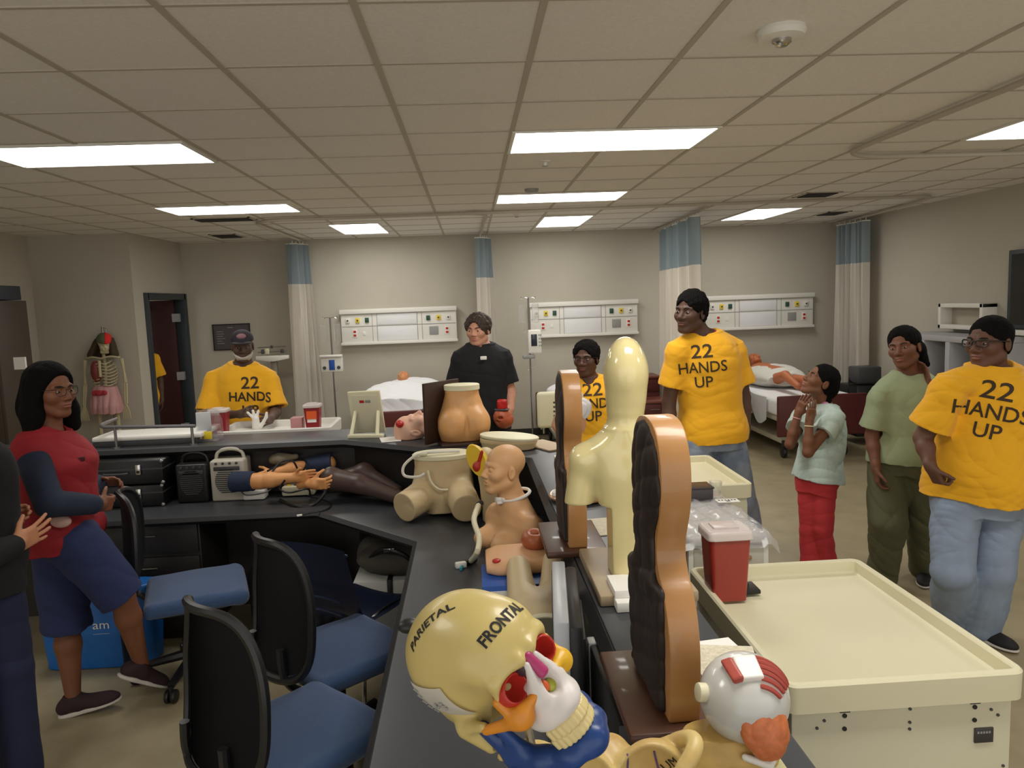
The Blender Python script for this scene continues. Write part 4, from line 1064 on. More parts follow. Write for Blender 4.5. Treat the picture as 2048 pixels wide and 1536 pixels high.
o = MB(); o.lathe([(0, .312), (.160, .312), (.165, .316), (.165, .335), (.155, .342), (0, .342)], a+Vector((0, .05, 0)), 40, Matrix.Diagonal((1, .64, 1, 1))); o.build('lid', M['cream'], t)
MB().tube(spline([a+Vector((.10, -.01, .355)), a+Vector((-.04, -.03, .36)), a+Vector((-.13, -.04, .35)), a+Vector((-.20, -.06, .30)), a+Vector((-.20, -.08, .25)), a+Vector((-.13, -.09, .24)), a+Vector((-.09, -.085, .255))], 8), .008, 8).build('tube', mat('milky tubing', (222, 218, 204), .3, alpha=.9), t)
MB().tube(spline([a+Vector((-.075, -.075, .27)), a+Vector((-.06, -.085, .21)), a+Vector((-.02, -.095, .17)), a+Vector((.03, -.10, .165))], 8), .006, 8).build('tube', M['cream'], t)
MB().box(a+Vector((-.10, -.03, .352)), (.05, .035, .018), .006).build('clamp', M['cream'], t)
# thigh stump with yellow cut face
a = Vector((.085, 3.90, DT)); t = thing('thigh_model', 'standing beige thigh model with yellow and red cut face', 'anatomical model', a)
S = Solid(); S.loft([(0, .065, .06, 0), (.2, .075, .07, 0), (.36, .085, .075, 0)], a, None, .02, p=2); c = at(957, 921, y=3.76); S.cap(a+Vector((.0, .0, .25)), c+Vector((.035, .06, .0)), .07, .055, .03); S.cut(a+Vector((0, 0, .002)), (0, 0, -1))
S.build('body', beige, t, .005)
n = Vector((-.55, -.80, .12)).normalized(); Rn = rot_to(n); c = c+n*.0
MB().lathe([(0, 0), (.060, 0), (.064, -.01), (.060, -.03), (0, -.03)], c+n*.02, 32, Rn @ Matrix.Rotation(.0, 4, 'Z') @ Matrix.Diagonal((.85, 1.45, 1, 1))).build('fat_layer', mat('yellow fat layer', (226, 188, 50), .45), t)
S = Solid(); S.ell(c+n*.021+Vector((.006, 0, -.03)), (.026, .020, .028)); S.cap(c+n*.02+Vector((.01, 0, -.03)), c+n*.02+Vector((.03, -.02, .05)), .014, .008, .01); S.build('muscle', mat('red muscle', (178, 46, 36), .4), t, .004)
# second pelvis model standing behind the bust
a = Vector((.185, 4.19, CT)); t = thing('torso_section', 'beige half-transparent torso section with cream rim behind the bald bust', 'anatomical model', a)
S = Solid(); S.loft([(0, .15, .09, 0), (.03, .16, .10, 0), (.04, .165, .105, 0), (.062, .165, .105, 0)], a, (Vector((.93, -.36, 0)), Vector((-.36, -.93, 0)), Z), .02); S.cut(a+Vector((0, 0, .002)), (0, 0, -1)); S.build('body', beige, t, .005)
MB().lathe([(0, .058), (.168, .058), (.172, .062), (.172, .072), (.165, .076), (0, .076)], a, 36, Matrix.Rotation(.06, 4, 'Y') @ Matrix.Rotation(-.37, 4, 'Z') @ Matrix.Diagonal((1, .66, 1, 1))).build('rim', M['cream'], t)
b_ = at(1085, 893, z=CT); tag(MB().box((b_.x+.02, b_.y+.0, CT+.006), (.16, .30, .010), .003, rz=.5).build('folder', mat('tan folder', (186, 166, 140), .7)), 'flat tan folder on the raised counter behind the bust', 'folder')

# tracheostomy bust
a = Vector((.135, 3.42, DT)); t = thing('bust_manikin', 'bald tan manikin bust facing left with white neck tie', 'manikin', a)
bs = mat('bust skin', (222, 172, 122), .48, var=(6, .05))
hd = Head(a+Vector((-.015, -.01, .39)), frame(-68, 6, 0), .225, jaw=1.05); F0 = frame(-60)
S = Solid(); hd.solid(S, lids=True); S.ell(hd.p(0, .098, -.0635), hd.r(.017, .024, .0065), hd.F, .004, 's')
nb = a+Vector((.03, .0, .24))
S.cap(nb-Vector((0, 0, .03)), hd.p(0, -.02, -.05), .062, .054, .03)
S.loft([(0, .165, .10, 0), (.08, .175, .105, 0), (.15, .165, .09, 0), (.21, .10, .07, 0), (.25, .06, .055, 0)], a+Vector((.03, 0, .0)), (F0[0], F0[1], Z), .03)
for q in (-1, 1): S.ell(a+Vector((.03, 0, .12))+F0[0]*q*.15, (.06, .06, .075), None, .04)
for q in (-1, 1): S.cap(a+Vector((.03, 0, .205))+F0[1]*.045+F0[0]*q*.02, a+Vector((.03, 0, .175))+F0[1]*.03+F0[0]*q*.13, .014, .014, .03)
for q in (-1, 1): S.ell(a+Vector((.03, 0, .06))+F0[0]*q*.075+F0[1]*.10, (.07, .07, .05), None, .04)
S.cap(a+Vector((.03, 0, -.02))+F0[1]*.13, a+Vector((.03, 0, .17))+F0[1]*.115, .004, .004, .01, 's')
S.cut(a+Vector((0, 0, .004)), (0, 0, -1), .004)
S.build('body', bs, t, .0035)
R_ = []
for i in range(33):
    q = 2*PI*i/32; v = F0[0]*math.cos(q)+F0[1]*math.sin(q); R_.append(nb+Vector((0, 0, .035))+v*(.066+.006*math.sin(q)**2)-Vector((0, 0, .028))*(.5+.5*math.sin(q))-F0[1]*.006)
MB().tube(R_[:-1], .008, 6, True).build('neck_tie', M['matte'], t)
c = nb+F0[1]*.068+Vector((0, 0, .012)); kn = MB(); kn.box(c, (.055, .015, .022), .006, rz=math.radians(-60)); kn.box(c+F0[1]*.012-Vector((0, 0, .012)), (.03, .03, .012), .004, rz=.3); kn.build('neck_flange', M['matte'], t)
MB().cyl(c, c+F0[1]*.02+Vector((-.01, 0, .004)), .010, n=14).build('cannula', M['white'], t)
# corrugated breathing tube
A_ = [at(955, 1012, y=3.22), at(948, 1040, y=3.12), at(958, 1075, y=3.0), at(954, 1105, y=2.9), at(942, 1122, z=DT+.016)]
A_[0] = at(957, 1010, y=3.3); pts = spline(A_, 14); t = thing('breathing_tube', 'white corrugated breathing tube trailing from the bust with blue tip', 'tube', pts[-1])
MB().tube(pts, [.0125 if i % 2 else .0105 for i in range(len(pts))], 10).build('hose', M['cream'], t)
e = pts[-1]; MB().cyl(e+Vector((.02, .02, 0)), e+Vector((-.03, -.02, -.002)), .014, n=14).build('black_cuff', M['black'], t)
MB().box(e+Vector((-.045, -.035, -.002)), (.05, .028, .026), .006, rz=.3).build('connector', M['white'], t)
MB().cyl(e+Vector((-.04, -.045, -.006)), e+Vector((-.045, -.075, -.008)), .007, n=10).build('blue_tip', mat('teal tip', (40, 150, 170), .4), t)
MB().cyl(pts[0]+Vector((.0, .0, .0)), pts[0]+Vector((.012, .02, .004)), .014, n=14).build('black_cuff', M['black'], t)

# ---------------------------------------------------------------- wound pad on blue box, stoma, child pelvis
a = Vector((.14, 2.86, DT)); t = thing('model_box', 'blue and white cardboard box under the tan skin pad', 'box', a)
MB().bx(.0, .26, 2.68, 2.92, DT, DT+.115, .004).build('body', M['blue'], t)
MB().bx(.03, .255, 2.674, 2.68, DT+.01, DT+.095).build('white_panel', M['matte'], t)
a = Vector((.14, 2.86, DT+.117)); t = thing('skin_pad', 'tan wound-care skin pad with red sore lying on the blue box', 'anatomical model', a)
S = Solid(); S.loft([(-.135, .10, .030, 0), (-.09, .125, .045, 0), (.06, .12, .048, 0), (.145, .09, .035, 0)], a+Vector((.015, .03, .02)), (Vector((0, 1, 0)), Z, X_), .02); S.rough(.002, 25, 4); S.cut(a, (0, 0, -1), .003)
S.build('pad', mat('light tan skin', (226, 176, 130), .5), t, .004)
bv = S.bvh(); p_ = at(993, 1121, y=2.83); h = bv.ray_cast(Vector((p_.x, 2.80, 1.2)), Vector((0, 0, -1)))
c = h[0] if h[0] else p_
S = Solid(); S.ell(c, (.017, .017, .006)); S.rough(.002, 120, 2); S.build('red_sore', M['red'], t, .003)
a = Vector((.215, 2.90, DT+.178)); t = thing('stoma_model', 'brown ring-shaped stoma model resting on the tan skin pad', 'anatomical model', a)
S = Solid(); S.ell(a+Vector((0, 0, .035)), (.052, .062, .042)); S.cap(a+Vector((-.005, -.02, .075)), a+Vector((.012, -.02, .045)), .012, .010, .02, 's'); S.cut(a+Vector((0, 0, .006)), (0, 0, -1), .006); S.rough(.0015, 30)
S.build('body', mat('brown rubber', (170, 92, 56), .4), t, .0035)
a = Vector((.195, 2.42, DT)); t = thing('child_pelvis_model', 'beige lower-body manikin lying with its waist plate towards the camera', 'manikin', a)
S = Solid(); S.loft([(-.09, .088, .062, 0), (.0, .098, .072, 0), (.1, .105, .075, 0), (.16, .09, .066, 0)], a+Vector((0, 0, .075)), (X_, Z, Vector((0, 1, 0))), .03)
S.cap(a+Vector((-.052, .14, .09)), a+Vector((-.055, .33, .155)), .056, .045, .03); S.cap(a+Vector((.056, .14, .09)), a+Vector((.085, .35, .165)), .056, .045, .03)
S.cut(a+Vector((0, 0, .002)), (0, 0, -1), .004); S.build('body', beige, t, .004)
R_ = []
for i in range(40): q = 2*PI*i/40; R_.append(a+Vector((.092*math.cos(q), -.085, .077+.064*math.sin(q))))
MB().tube(R_, .009, 8, True).build('rim', M['cream'], t)
MB().lathe([(0, 0), (.088, 0), (.088, .008), (0, .008)], a+Vector((0, -.092, .077)), 40, Matrix.Rotation(-PI/2, 4, 'X') @ Matrix.Diagonal((1, .7, 1, 1))).build('waist_plate', mat('olive grey plate', (124, 122, 100), .35, .3), t)
MB().cyl(a+Vector((.05, -.095, .07)), a+Vector((.05, -.102, .07)), .008, n=12).build('screw', M['black'], t)

# ---------------------------------------------------------------- arms, legs, radios, cases along the desk back
def arm_model(name, lab, elbow, wrist, tip, sleeve_end, thumb, curl, skin, up=1.0, spread=.02, side=1):
    t = thing(name, lab, 'arm model', (elbow.x, elbow.y, DT))
    S = Solid(); sh = sleeve_end
    m = elbow.lerp(wrist, .3)
    S.cap(sh, elbow, .052, .048, .02); S.cap(elbow, m, .046, .045, .015); S.cap(m, wrist, .044, .027, .02)
    hand.side = side; hand(S, wrist, tip-wrist, thumb, .88, curl, spread)
    S.build('arm', skin, t, .0035)
    S = Solid(); S.cap(sh+(sh-elbow).normalized()*.02, sh.lerp(elbow, .75), .062, .058, .01)
    d = (sh-elbow).normalized(); S.cut(sh+d*.03, d, .003); S.cut(sh.lerp(elbow, .72), -d, .003); S.rough(.002, 30); S.build('sleeve', mat('navy sleeve', (34, 46, 72), .85), t, .0045)
    return t
am = mat('peach arm skin', (226, 160, 100), .5)
arm_model('arm_model', 'peach arm model lying in front with navy sleeve end at the beige radio', at(520, 962, y=4.52), at(590, 955, y=4.48), at(650, 944, y=4.46), at(475, 963, y=4.55), (0, -.2, 1), .12, am)
arm_model('arm_model', 'peach arm model at the back with cables wound round it, navy sleeve at right', at(600, 935, y=4.72), at(545, 947, y=4.66), at(520, 955, y=4.64), at(655, 927, y=4.72), (0, .2, 1), .3, am)
c = at(640, 968, y=4.42); t = thing('hand_model', 'peach hand model with curled fingers between the arms and the dark legs', 'hand model', c)
S = Solid(); hand.side = -1; S.cap(c-Vector((.13, -.1, .02)), c-Vector((.03, -.01, 0)), .034, .028, .02); hand(S, c-Vector((.05, -.015, 0)), (1, -.25, .0), (0, -.3, 1), 1.0, .75, .03); S.build('hand', am, t, .0035)
dk = mat('dark brown vinyl', (78, 60, 54), .42)
t = thing('leg_models', 'dark brown leg model lying bent against the corner of the desk, nearer one', 'leg model', at(720, 985, z=DT), 0, 'dark brown leg models')
a0, a1, a2 = at(665, 958, y=4.50), at(720, 968, y=4.42), at(800, 995, y=4.30); a2.z = max(a2.z, DT+.04); a1.z = max(a1.z, DT+.06)
S = Solid(); S.cap(a0, a1, .068, .058, .03); S.cap(a1, a2, .055, .040, .02); S.ell(a0+Vector((-.01, 0, .0)), (.05, .06, .07), None, .03); S.build('leg', dk, t, .005); t.name = 'leg_model'
t = thing('leg_model', 'dark brown leg model with raised knee behind the other dark leg', 'leg model', at(740, 960, z=DT), 0, 'dark brown leg models')
a0, a1, a2 = at(680, 962, y=4.62), at(728, 945, y=4.60), at(795, 982, y=4.46)
S = Solid(); S.cap(a0, a1, .062, .056, .03); S.ell(a1, (.058, .055, .052), None, .02); S.cap(a1, a2, .05, .036, .03); S.build('leg', dk, t, .005)
# black cases
def case(x0, x1, z0, z1, lab):
    t = thing('instrument_case', lab, 'case', ((x0+x1)/2, 4.68, z0), 0, 'black instrument cases')
    MB().bx(x0, x1, 4.56, 4.775, z0, z1, .012).build('shell', mat('black case', (20, 20, 22), .4, bump=(90, .1)), t)
    MB().bx(x0-.002, x1+.002, 4.556, 4.778, z0+(z1-z0)*.62, z0+(z1-z0)*.62+.008).build('seam', M['dgrey'], t)
    for xx in (x0+.14, x1-.14):
        l = MB(); l.bx(xx-.016, xx+.016, 4.548, 4.56, z0+(z1-z0)*.42, z0+(z1-z0)*.85, .003); q = l.build('latch', M['chrome'], t)
        MB().bx(xx-.008, xx+.008, 4.543, 4.55, z0+(z1-z0)*.5, z0+(z1-z0)*.6, .001).build('keyhole', M['black'], q)
    for xx in (x0+.005, x1-.005):
        for zz in (z0+.008, z1-.008): MB().ball((xx, 4.562, zz), .014, n=6).build('corner_cap', M['steel'], t)
    MB().tube(spline([((x0+x1)/2-.07, 4.555, (z0+z1)/2), ((x0+x1)/2-.05, 4.54, (z0+z1)/2), ((x0+x1)/2+.05, 4.54, (z0+z1)/2), ((x0+x1)/2+.07, 4.555, (z0+z1)/2)], 4), .007, 6).build('handle', M['dgrey'], t)
case(-2.42, -1.90, DT+.002, DT+.135, 'black instrument case with chrome latches, lower of two stacked')
case(-2.44, -1.89, DT+.14, DT+.285, 'black instrument case with chrome latches, upper of two stacked')
def radio(x, lab, body, grille, w, h, name='portable_speaker'):
    t = thing(name, lab, 'speaker', (x, 4.68, DT))
    MB().bx(x-w/2, x+w/2, 4.60, 4.76, DT+.001, DT+h, .014, 3).build('case', body, t)
    MB().tube(spline([(x-w*.42, 4.68, DT+h-.01), (x-w*.36, 4.68, DT+h+.035), (x-w*.15, 4.68, DT+h+.055), (x+w*.15, 4.68, DT+h+.055), (x+w*.36, 4.68, DT+h+.035), (x+w*.42, 4.68, DT+h-.01)], 6), .011, 8).build('handle', body, t)
    g = MB()
    for i in range(12):
        z = DT+.055+i*.0125; hw = w*.36*math.sqrt(max(.05, 1-((i-5.5)/6.6)**2)); g.bx(x-hw, x+hw, 4.594, 4.602, z, z+.006)
    g.build('grille', grille, t)
    MB().bx(x-w*.38, x+w*.38, 4.594, 4.602, DT+h-.062, DT+h-.038, .002).build('display_strip', grille, t)
    for i in range(4): MB().cyl((x-w*.3+i*w*.2, 4.592, DT+h-.018), (x-w*.3+i*w*.2, 4.604, DT+h-.018), .008, n=10).build('knob', grille, t)
radio(at(457, 985, y=4.6).x, 'beige portable speaker with round grille and carrying handle', mat('beige grey plastic', (190, 184, 170), .5), M['dgrey'], .205, .255)
radio(at(385, 985, y=4.6).x, 'black portable speaker between the black cases and the beige speaker', M['black'], M['dgrey'], .19, .24)
# control boxes and cables
a = at(508, 1001, z=DT); t = thing('control_box', 'small white control box in front of the navy sleeve', 'control box', a)
MB().box(a+Vector((.0, .05, .030)), (.13, .10, .055), .01).build('case', M['white'], t); MB().box(a+Vector((0, .05, .06)), (.04, .02, .006), .002).build('switch', M['dgrey'], t)
a = at(595, 996, z=DT); t = thing('control_box', 'long white control box with buttons under the cables', 'control box', a)
MB().box(a+Vector((.0, .08, .038)), (.20, .12, .06), .012).build('case', M['cream'], t)
for i in range(4): MB().cyl(a+Vector((-.06+.04*i, .05, .066)), a+Vector((-.06+.04*i, .05, .074)), .010, n=10).build('button', M['dgrey'] if i % 2 else M['yellowp'], t)
def cable(pts, r, lab, m=None): tag(MB().tube(spline(pts, 10), r, 8).build('cable', m or M['black']), lab, 'cable', 'cables on the desk')
Zc = DT+.006
cable([at(560, 1000, z=Zc), at(590, 1012, z=Zc), at(625, 1010, z=Zc), at(650, 985, y=4.40), at(640, 975, y=4.45)], .010, 'thick dark cable curling around the white control box')
cable([at(610, 990, z=Zc), at(650, 1000, z=Zc), at(662, 1010, z=Zc), at(650, 1020, z=Zc), at(620, 1026, z=Zc), at(602, 1031, z=Zc)], .0045, 'thin cable running to the desk edge with a white plug')
cable([at(540, 950, y=4.52), at(560, 925, y=4.6), at(585, 922, y=4.60), at(600, 945, y=4.62), at(612, 930, y=4.62), at(605, 920, y=4.7), at(560, 930, y=4.68), at(535, 942, y=4.6)], .006, 'dark cable wound around the rear arm model')
cable([at(570, 960, y=4.42), at(560, 978, y=4.42), at(580, 985, y=4.4), at(615, 978, y=4.40), at(620, 990, z=Zc)], .006, 'dark cable looping over the long control box')
cable([at(462, 985, y=4.57), at(478, 978, y=4.57), at(492, 990, z=DT+.065), at(530, 985, y=4.42), at(545, 975, y=4.5)], .004, 'thin grey cable from the beige speaker to the small control box', M['dgrey'])
a = at(602, 1031, z=Zc); tag(MB().box(a+Vector((-.008, -.002, .002)), (.03, .014, .010), .003, rz=.4).build('plug', M['white']), 'small white plug at the desk edge', 'plug')
a = at(560, 918, y=4.72); S = Solid(); S.ell(a, (.07, .05, .035)); S.cap(a+Vector((.0, 0, .0)), a+Vector((.10, 0, .012)), .022, .016, .02); S.rough(.004, 60, 3)
tag(S.build('cuff', mat('grey cuff fabric', (122, 112, 92), .8), None, .006), 'crumpled grey pressure cuff behind the rear arm model', 'cuff')

# ---------------------------------------------------------------- monitor, towers and printer beside the skull
a = Vector((.207, 1.9, DT)); t = thing('computer_monitor', 'computer monitor with silver edge seen end-on behind the skull', 'monitor', a)
Rm_ = Matrix.Translation(a) @ Matrix.Rotation(-.1, 4, 'Z')
def mbx(c, s, b): o = MB(); o.box(c, s, b); bmesh.ops.transform(o.bm, matrix=Rm_, verts=o.bm.verts[:]); return o
mbx((-.004, 0, .26), (.038, .42, .285), .005).build('silver_bezel', mat('silver plastic', (176, 178, 182), .35, .3), t)
mbx((.030, 0, .250), (.036, .415, .28), .012).build('back_shell', M['black'], t)
mbx((.045, 0, .24), (.03, .26, .17), .012).build('back_bulge', M['black'], t)
mbx((.03, 0, .08), (.03, .08, .15), .006).build('neck', M['black'], t); mbx((.01, 0, .008), (.11, .24, .014), .006).build('base', M['black'], t)
mbx((-.0238, 0, .26), (.002, .385, .245), .001).build('screen', mat('dark monitor glass', (18, 18, 22), .15), t)
t = thing('desktop_tower', 'black desktop computer with pale grey front corner by the monitor', 'computer', (.31, 1.6, DT))
MB().bx(.262, .352, 1.42, 1.80, DT, DT+.30, .006).build('case', M['black'], t)
MB().bx(.335, .358, 1.40, 1.80, DT, DT+.305, .006).build('front_panel', mat('pale grey plastic', (168, 168, 168), .4), t)
MB().bx(.258, .285, 1.78, 1.82, DT, DT+.305, .006).build('grey_corner', M['grey'], t)
t = thing('desk_phone', 'black connector box with chrome sockets behind the monitor', 'connector box', (.30, 2.1, DT))
MB().bx(.312, .362, 1.90, 2.55, DT, DT+.20, .01).build('case', M['black'], t)
for i, yy in enumerate((2.0, 2.35)):
    for j in range(3): MB().cyl((.322+.015*j, yy, DT+.195), (.322+.015*j, yy, DT+.225), .009, n=10).build('socket', M['chrome'], t)
for i in range(3):
    cable([Vector((.30+.02*i, 1.38, DT+.03)), Vector((.26-.03*i, 1.30, DT+.012)), Vector((.30, 1.22+.04*i, DT+.01)), Vector((.34, 1.30, DT+.02))], .005, ('black cable coiled on the desk near the skull stand', 'black cable coiled beside the desktop computer', 'black cable coiled under the ivory pelvis bone')[i])

# ---------------------------------------------------------------- raised counter, right run
wood = mat('oak edge', (184, 134, 82), .36, var=(4, .14), coat=.3); wdk = mat('walnut base', (84, 52, 36), .4, var=(5, .2), coat=.2); relief = mat('dark relief face', (38, 27, 24), .55)
def plaque(x, y, rz, lab):
    """bust-shaped oak board with a dark carved face, on a walnut base"""
    t = thing('anatomy_plaque', lab, 'anatomy plaque', (x, y, CT), 0, 'wooden bust plaques')
    MB().box((x, y, CT+.011), (.20, .34, .022), .006, rz=0).build('base', wdk, t)
    half = [(0, .57), (.05, .562), (.085, .535), (.105, .49), (.108, .44), (.10, .40), (.085, .365), (.072, .335), (.070, .30), (.085, .27), (.115, .24), (.14, .19), (.15, .13), (.148, .06), (.14, .0)]
    out = [(p[0], p[1]) for p in spline([(a, b, 0) for a, b in half], 4)]
    poly = [(-a, b) for a, b in out[::-1][:-1]]+out
    Mx = Matrix.Translation((x, y, CT+.022)) @ Matrix.Rotation(rz, 4, 'Z') @ Matrix.Rotation(PI/2, 4, 'X')
    MB().prism(poly, .060, Mx @ Matrix.Translation((0, 0, -.036)), .004).build('board', wood, t)
    S = Solid(); inv = Mx
    Rr = [tuple(inv.col[i][:3]) for i in range(3)]; Rr = tuple(Vector(v) for v in Rr)
    P_ = lambda a, b, c: inv @ Vector((a, b, c))
    S.ell(P_(0, .445, .022), (.098, .112, .013), Rr); S.box(P_(0, .31, .022), (.060, .09, .010), .008, Rr, .02)
    S.box(P_(0, .13, .022), (.115, .12, .011), .008, Rr, .03); S.rough(.005, (38, 38, 38), int(x*100)); S.cut(P_(0, 0, .022), -Rr[2], .001)
    S.build('carved_face', relief, t, .004)
    return t
plaque(.362, 1.47, math.radians(-88), 'bust-shaped oak plaque with dark face, nearest the camera')
plaque(.312, 2.50, math.radians(-90), 'bust-shaped oak plaque with dark face, farther one at the left of the pale torso')
a = Vector((.43, 2.04, CT)); t = thing('torso_mannequin', 'glossy pale cream half-torso mannequin without features, the tallest thing on the counter', 'mannequin', a)
gl = mat('glossy cream shell', (222, 208, 152), .12, coat=.5, var=(3, .05))
MB().bx(.315, .585, 1.93, 2.33, CT+.001, CT+.032, .006).build('base_board', mat('greige board', (164, 146, 118), .5), t)
s0, f0 = Vector((.95, -.30, 0)).normalized(), Vector((-.30, -.95, 0)).normalized(); b0 = a+Vector((-.005, .05, .033))
S = Solid()
S.loft([(0, .075, .062, 0), (.06, .070, .058, 0), (.20, .078, .060, 0), (.30, .098, .066, 0), (.37, .10, .06, 0), (.42, .05, .045, 0)], b0, (s0, f0, Z), .03)
S.cap(b0+Vector((0, 0, .40)), b0+Vector((.005, 0, .50)), .040, .046, .03)
S.ell(b0+s0*.005+Vector((0, 0, .585)), (.060, .072, .100), (s0, f0, Z), .03); S.cap(b0+Vector((0, 0, .48)), b0+s0*.005+Vector((0, 0, .58)), .047, .050, .03)
S.cap(b0+Vector((0, 0, .42)), b0-s0*.115+Vector((0, 0, .335)), .03, .042, .04); S.cap(b0-s0*.115+Vector((0, 0, .33)), b0-s0*.14+Vector((0, 0, .20)), .045, .042, .025)
S.cap(b0+Vector((0, 0, .42)), b0+s0*.10+Vector((0, 0, .345)), .03, .04, .04)
S.cut(b0-s0*.13+Vector((0, 0, .205)), (0, 0, -1), .003, (np.array(list(b0-s0*.13))-np.array([.075, .075, 0]), np.array(list(b0-s0*.13))+np.array([.058, .06, .27])))
S.cut(b0+Vector((0, 0, .001)), (0, 0, -1), .002); S.build('shell', gl, t, .0035)
tb = [at(1283, 985, y=1.9), at(1284, 1060, y=1.88), at(1281, 1130, y=1.86), at(1282, 1180, y=1.85), at(1298, 1225, y=1.80)]
tag(MB().tube(spline(tb, 8), .004, 8).build('clear_tube', M['clear']), 'thin clear tube hanging beside the pale torso', 'tube')
c = Vector((.50, 1.78, CT+.16)); 
a = at(1272, 1225, z=CT); t = thing('white_box', 'stack of two small white boxes left of the nearest plaque', 'box', a)
MB().bx(a.x-.05, a.x+.06, a.y+.0, a.y+.13, CT+.001, CT+.028, .003).build('lower_box', M['matte'], t); MB().bx(a.x-.05, a.x+.06, a.y+.03, a.y+.15, CT+.028, CT+.05, .003).build('upper_box', M['matte'], t)
a = at(1153, 1004, z=CT); t = thing('round_board', 'round wooden turntable board on the counter behind the farther plaque', 'turntable', a)
MB().lathe([(0, .0), (.09, .0), (.125, .012), (.128, .020), (.122, .026), (0, .026)], a+Vector((.02, .05, 0)), 48).build('disc', wood, t)
a2 = at(1118, 992, z=CT+.027); t = thing('tape_roll', 'white dome cap resting on the round wooden board', 'cap', a2)
MB().lathe([(0, 0), (.028, 0), (.026, .012), (.015, .022), (0, .024)], a2+Vector((.0, .02, .0)), 24).build('dome', M['white'], t)
def sheet(px, py, sx, sy, rz, lab, dz=.001, m=None, z=CT):
    a = at(px, py, z=z); return tag(MB().box(a+Vector((0, 0, dz+.002)), (sx, sy, .003), rz=rz).build('paper', m or M['matte']), lab, 'paper')
news = mat('printed paper', (222, 214, 190), .85, var=(140, .25))
sheet(1200, 1055, .12, .20, .1, 'printed sheet of paper between the farther plaque and the pale torso', m=news)
sheet(1445, 1335, .16, .20, -.2, 'printed crumpled paper under the eye model by the cart', m=news)
sheet(1430, 1315, .15, .16, .15, 'plain white paper beneath the printed crumpled paper', dz=-.0005)
a = at(1400, 1362, z=CT+.006); tag(MB().cyl(a+Vector((-.04, .02, .004)), a+Vector((.05, -.01, .004)), .005, n=10).build('pen', M['blue']), 'blue pen lying on the paper by the nearest plaque', 'pen')
a = at(1112, 945, z=CT); a = Vector((.47, 3.72, CT)); t = thing('head_section_model', 'half-head anatomical model with white brain on a white block', 'anatomical model', a)
MB().bx(a.x-.075, a.x+.06, a.y-.06, a.y+.06, CT, CT+.035, .004).build('block', M['white'], t)
hd = Head(a+Vector((.02, 0, .235)), frame(-75), .22)
S = Solid(); S.cap(a+Vector((-.01, 0, .035)), a+Vector((.0, 0, .15)), .045, .05, .02); S.ell(hd.p(0, .02, -.03), (.06, .085, .085), hd.F, .02); S.cap(hd.p(0, .07, .0), hd.p(0, .10, -.035), .012, .014, .02); S.rough(.003, 50); S.cut(hd.p(0, 0, .03), hd.F[2], .004)
S.build('face', mat('pink model flesh', (204, 150, 116), .5), t, .004)
S = Solid(); S.ell(hd.p(0, -.015, .045), (.062, .082, .06), hd.F); S.rough(.010, (70, 70, 70), 11); S.build('brain', mat('white brain', (226, 222, 222), .45), t, .003)
S = Solid(); S.cap(hd.p(-.06, .03, .045), hd.p(-.06, .05, .01), .012, .010); S.build('yellow_nerve', M['yellowp'], t, .004)
S = Solid(); S.ell(hd.p(0, -.04, .10), (.02, .02, .035), hd.F); S.rough(.004, 60); S.build('white_tip', M['white'], t, .004)

# eye model
a = Vector((.415, 1.21, CT)); t = thing('eye_model', 'large white eyeball model with striped red muscle on a cream base', 'anatomical model', a)
MB().box(a+Vector((.0, .0, .0135)), (.18, .16, .025), .006).build('base', mat('pale green cream base', (216, 214, 164), .4), t)
S = Solid(); S.loft([(0, .088, .055, 0), (.02, .088, .052, 0), (.05, .07, .04, 0)], a+Vector((-.005, .0, .026)), (X_, F_, Z), .01); S.rough(.003, 40); S.build('fat_bed', mat('mustard fat', (206, 170, 96), .5, var=(30, .25)), t, .004)
c = a+Vector((.03, .005, .132)); R0 = .076
MB().ball(c, R0, n=24).build('eyeball', mat('eyeball white', (204, 204, 200), .18, coat=.4), t)
MB().cyl(a+Vector((-.078, -.005, .062)), a+Vector((.0, -.005, .055)), .017, .020, n=20, bev=.004).build('optic_nerve', mat('rose muscle', (176, 92, 82), .35), t)
MB().cyl(c+Vector((-.085, -.01, .02)), c+Vector((-.06, -.008, .016)), .016, n=16, bev=.003).build('plug', M['cream'], t)
mu = mat('striped muscle red', (172, 74, 62), .4)
for i in range(6):
    s_ = .10+.13*i; rr_ = math.sqrt(1-s_*s_); pts = []
    for j in range(14):
        th = math.radians(8+(62-3*i)*j/13); pts.append(c+Vector((math.sin(th)*rr_, -s_-.06*math.sin(th), math.cos(th)*rr_)).normalized()*(R0+.001))
    MB().tube(pts, [.0030]+[.0042]*12+[.0032], 6).build('muscle_strand', mu, t)
S = Solid(); S.box(c+Vector((-.004, -.030, R0*.895)), (.020, .024, .006), .004, (Vector((1, 0, .05)), Vector((0, 1, .45)).normalized(), Vector((-.05, -.45, 1)).normalized())); S.build('muscle_tendon', M['white'], t, .002)
S = Solid(); S.box(c+Vector((-.030, -.030, R0*.862)), (.010, .023, .007), .004, (Vector((1, 0, .45)).normalized(), Vector((0, 1, .45)).normalized(), Vector((-.45, -.45, 1)).normalized())); S.build('muscle_end', mu, t, .002)
S = Solid(); S.ell(c+Vector((.012, -.058, -.02)), (.040, .022, .055), (Vector((1, .1, .15)).normalized(), Vector((-.1, 1, -.3)).normalized(), Vector((-.12, .3, 1)).normalized())); S.rough(.0022, (130, 130, 130), 7); S.build('orange_gland', mat('orange gland', (210, 118, 70), .5, var=(120, .2)), t, .0022)
S = Solid(); S.cap(c+Vector((-.02, -.06, -.072)), c+Vector((.018, -.066, -.085)), .006, .007, .006); S.cap(c+Vector((.018, -.066, -.085)), c+Vector((.05, -.05, -.06)), .007, .005, .006); S.build('tendon_edge', M['white'], t, .003)

